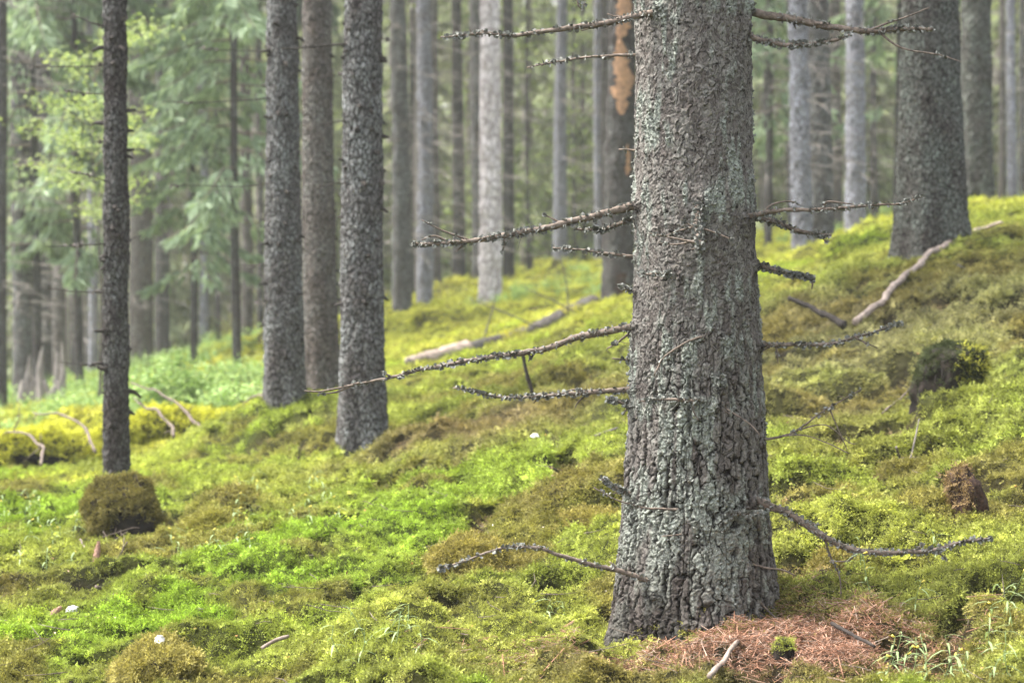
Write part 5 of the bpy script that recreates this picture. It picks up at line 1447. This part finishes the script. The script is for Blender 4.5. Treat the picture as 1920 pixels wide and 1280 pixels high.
for px, py in [(640, 1230), (690, 1215), (715, 1225), (740, 1235), (760, 1215), (670, 1250), (790, 1235), (1020, 1150), (1050, 1130)]:
    q = gpt(px, py, 6.1); herb(q, rng.uniform(0.05, 0.09), 7, 'small narrow-leaved herb on the moss at bottom centre', G2, 0, rng.normal(0, 0.03, 2))
G3 = 'pale herbs right of the mossy stump'
for i in range(34):
    px = rng.uniform(440, 640); py = rng.uniform(915, 1000) if i < 22 else rng.uniform(990, 1060)
    if i >= 22: px = rng.uniform(300, 480)
    q = gpt(px, py, 9.6); herb(q, rng.uniform(0.05, 0.10), 9, 'small pale herb with yellow flowers on the moss right of the mossy stump', G3, 1, rng.normal(0, 0.03, 2))
G4 = 'pale herbs by the left edge'
for i in range(16):
    q = gpt(rng.uniform(-10, 150), rng.uniform(930, 1060), 9.4); herb(q, rng.uniform(0.06, 0.14), 8, 'small pale herb in the moss near the left edge', G4, 1, rng.normal(0, 0.03, 2))

# ------------------------------------------------------------------ cones, stones, fallen needles
def cone(q, a, L, label, tilt=0.15):
    st = thing('spruce_cone', q, label, 'cone')
    d = np.array([math.cos(a) * math.cos(tilt), math.sin(a) * math.cos(tilt), math.sin(tilt)])
    mb = MB(); t_ = np.linspace(0, 1, 9)
    tube(mb, np.outer(t_ * L - L / 2, d) + [0, 0, 0.014], 0.0125 * np.array([.5, .85, 1, 1, .97, .9, .75, .5, .2]), 10)
    obj('core', mb.mesh('core'), M['cone'], st)
    ms = MB(); s1 = np.cross(d, [0, 0, 1.0]); s1 /= np.linalg.norm(s1); s2 = np.cross(s1, d)
    for i in range(60):
        f = i / 60; b_ = i * 2.4; o = s1 * math.cos(b_) + s2 * math.sin(b_); w_ = np.cross(d, o)
        r_ = 0.0125 * np.interp(f, [0, .2, .6, 1], [.6, 1, .95, .3]); p = d * (f * L - L / 2) + o * r_ + [0, 0, 0.014]
        ms.add([p - w_ * .005, p + w_ * .005, p + d * .009 + o * .003], [(0, 1, 2)])
    obj('scale_cover', ms.mesh('scales', False), M['cone'], st)['kind'] = 'stuff'
q = gpt(182, 1055, 8.0, 0.02); cone(q, 1.4, 0.095, 'pale brown spruce cone standing in the moss below the mossy stump', 1.1)
q = gpt(98, 1142, 7.0, 0.02); cone(q, 0.9, 0.08, 'brown spruce cone lying in the moss at lower left', 0.5)
def stone(px, py, Y0, r, label, lift=0.02):
    q = gpt(px, py, Y0, lift)
    V_, F_ = lump(0, 0, -r * 0.4, r, r * 0.8, r * 0.9, int(px), 0.45, n=16, m=9, power=0.5)
    o = obj('stone', new_mesh('stone', V_, F_), M['stone'], None, q); tag(o, label, 'stone')
q0 = gpt(290, 1290, 6.0); o_st = P(300, 1196, q0[1] + 0.08)
V_, F_ = lump(0, 0, -0.012, 0.015, 0.012, 0.020, 5, 0.45, n=16, m=9, power=0.5)
o = obj('stone', new_mesh('stone', V_, F_), M['stone'], None, o_st); tag(o, 'small white stone on top of the moss hummock at bottom left', 'stone')
stone(136, 1140, 7.0, 0.02, 'small white stone beside the brown cone at lower left', 0.03)
stone(1003, 838, 10.3, 0.02, 'small white stone on the slope left of the big trunk', 0.04)

mb = MB()
nN = 15000
cxs = [(P(1530, 1190, 5.95), 0.17, 0.17, 0.52), (P(1300, 1225, 5.85), 0.30, 0.10, 0.28), (P(1430, 1140, 6.1), 0.12, 0.1, 0.10)]
pp = []
for c_, sx, sy, f in cxs:
    m_ = int(nN * f); pp.append(np.stack([rng.normal(c_[0], sx, m_), rng.normal(c_[1], sy, m_)], 1))
pp = np.concatenate(pp); m_ = len(pp)
dm = np.hypot(pp[:, 0] - mbase[0], pp[:, 1] - YM); pp = pp[dm > 0.22]; m_ = len(pp)
z_ = ground(pp[:, 0], pp[:, 1]) + rng.uniform(0.003, 0.022, m_)
a_ = rng.uniform(0, 6.28, m_); el = rng.normal(0, 0.28, m_); L_ = np.where(rng.uniform(size=m_) < 0.05, rng.uniform(0.05, 0.12, m_), rng.uniform(0.012, 0.04, m_)); w_ = np.where(L_ > 0.05, 0.0014, 0.00075)
d_ = np.stack([np.cos(a_) * np.cos(el), np.sin(a_) * np.cos(el), np.sin(el)], 1)
s_ = np.stack([-np.sin(a_), np.cos(a_), 0 * a_], 1)
p_ = np.c_[pp, z_]
up_ = np.cross(d_, s_)
A0 = p_ - d_ * L_[:, None] / 2; B0 = p_ + d_ * L_[:, None] / 2
V_ = np.stack([A0 - s_ * w_[:, None], A0 + s_ * w_[:, None], A0 - up_ * w_[:, None] * 1.5, B0 - s_ * w_[:, None] * .6, B0 + s_ * w_[:, None] * .6, B0 - up_ * w_[:, None]], 1).reshape(-1, 3)
f_ = np.array([(0, 1, 4, 3), (1, 2, 5, 4), (2, 0, 3, 5)])
F_ = (np.arange(m_)[:, None, None] * 6 + f_).reshape(-1, 4)
tag(obj('needle_litter', new_mesh('needle_litter', V_, F_, False), M['needle']), 'reddish brown needle litter round the foot of the big trunk', 'litter', kind='stuff')

# fallen leaf flecks and bark chips in the moss
n = 2600
y = np.exp(rng.uniform(math.log(4.8), math.log(16), n)); x = rng.uniform(-0.28, 0.28, n) * y
keep = vnoise(x * 2.2, y * 1.8, seed=401) + rng.uniform(-0.9, 0.9, n) > 0.1
x, y = x[keep], y[keep]; n = len(x)
p_ = np.stack([x, y, ground(x, y) + rng.uniform(0.004, 0.02, n)], 1)
lf = MB(); 
d = rng.normal(0, 1, (n, 3)); d[:, 2] *= 0.35; d /= np.linalg.norm(d, axis=1)[:, None]
w = np.cross(d, np.array([0, 0, 1.0]) + rng.normal(0, 0.4, (n, 3))); w /= np.linalg.norm(w, axis=1)[:, None]
l = rng.uniform(0.005, 0.016, (n, 1)); ww = l * rng.uniform(0.25, 0.7, (n, 1))
lf.add(np.stack([p_, p_ + d * l * 0.5 + w * ww * 0.5, p_ + d * l, p_ + d * l * 0.4 - w * ww * 0.5], 1).reshape(-1, 3), None, np.arange(n * 4).reshape(-1, 4))
tag(obj('leaf_litter', lf.mesh('leaf_litter', False), M['fleck']), 'brown and pale leaf flecks and bark chips caught in the moss', 'litter', kind='stuff')

# sparse little twigs strewn over the moss
mb = MB()
for i in range(330):
    yv = math.exp(rng.uniform(math.log(5), math.log(15))); xv = rng.uniform(-0.27, 0.27) * yv
    zv = gz(xv, yv) + 0.02; a = rng.uniform(0, 6.28); L = rng.uniform(0.03, 0.14)
    p0 = np.array([xv, yv, zv]); d = np.array([math.cos(a), math.sin(a), rng.uniform(-0.1, 0.35)])
    tube(mb, np.array([p0, p0 + d * L * 0.5 + rng.normal(0, 0.004, 3), p0 + d * L]), [0.0014, 0.0012, 0.0007], 4)
tag(obj('twig_litter', mb.mesh('twig_litter'), M['twig']), 'tiny dead twigs strewn over the moss', 'litter', kind='stuff')

# ------------------------------------------------------------------ moss carpet from all collected points
scatter('moss_carpet', np.concatenate(MOSS['p']), np.concatenate(MOSS['r']), np.concatenate(MOSS['s']), np.concatenate(MOSS['v']), np.concatenate(MOSS['c']), tuft_coll, 'deep carpet of green and yellow forest moss over the slope', 'moss')

# ------------------------------------------------------------------ forest air
zmin = float(Vg[:, 2].min()) - 1.0
xm = float(np.abs(Vg[:, 0]).max()) + 2; y0h, y1h = float(Vg[:, 1].min()) - 2, float(Vg[:, 1].max()) + 2
zt = 24.0
Vh = [(sx * xm, yy, zz_) for zz_ in (zmin, zt) for yy in (y0h, y1h) for sx in (-1, 1)]
hz_me = new_mesh('haze', Vh, np.array([(0, 2, 3, 1), (4, 5, 7, 6), (0, 1, 5, 4), (2, 6, 7, 3), (0, 4, 6, 2), (1, 3, 7, 5)]), False)
hm = bpy.data.materials.new('haze_air'); hm.use_nodes = True
hm.node_tree.nodes.clear()
ho = hm.node_tree.nodes.new('ShaderNodeOutputMaterial')
pv = hm.node_tree.nodes.new('ShaderNodeVolumePrincipled')
pv.inputs['Color'].default_value = (0.93, 0.96, 0.93, 1)
pv.inputs['Density'].default_value = 0.0011
pv.inputs['Anisotropy'].default_value = 0.2
hm.node_tree.links.new(pv.outputs[0], ho.inputs['Volume'])
hz = obj('haze', hz_me, hm); tag(hz, 'thin pale forest air that softens the far trunks', 'haze', kind='stuff')
print('TERRAIN', zmin, float(Vg[:, 2].max()), xm)
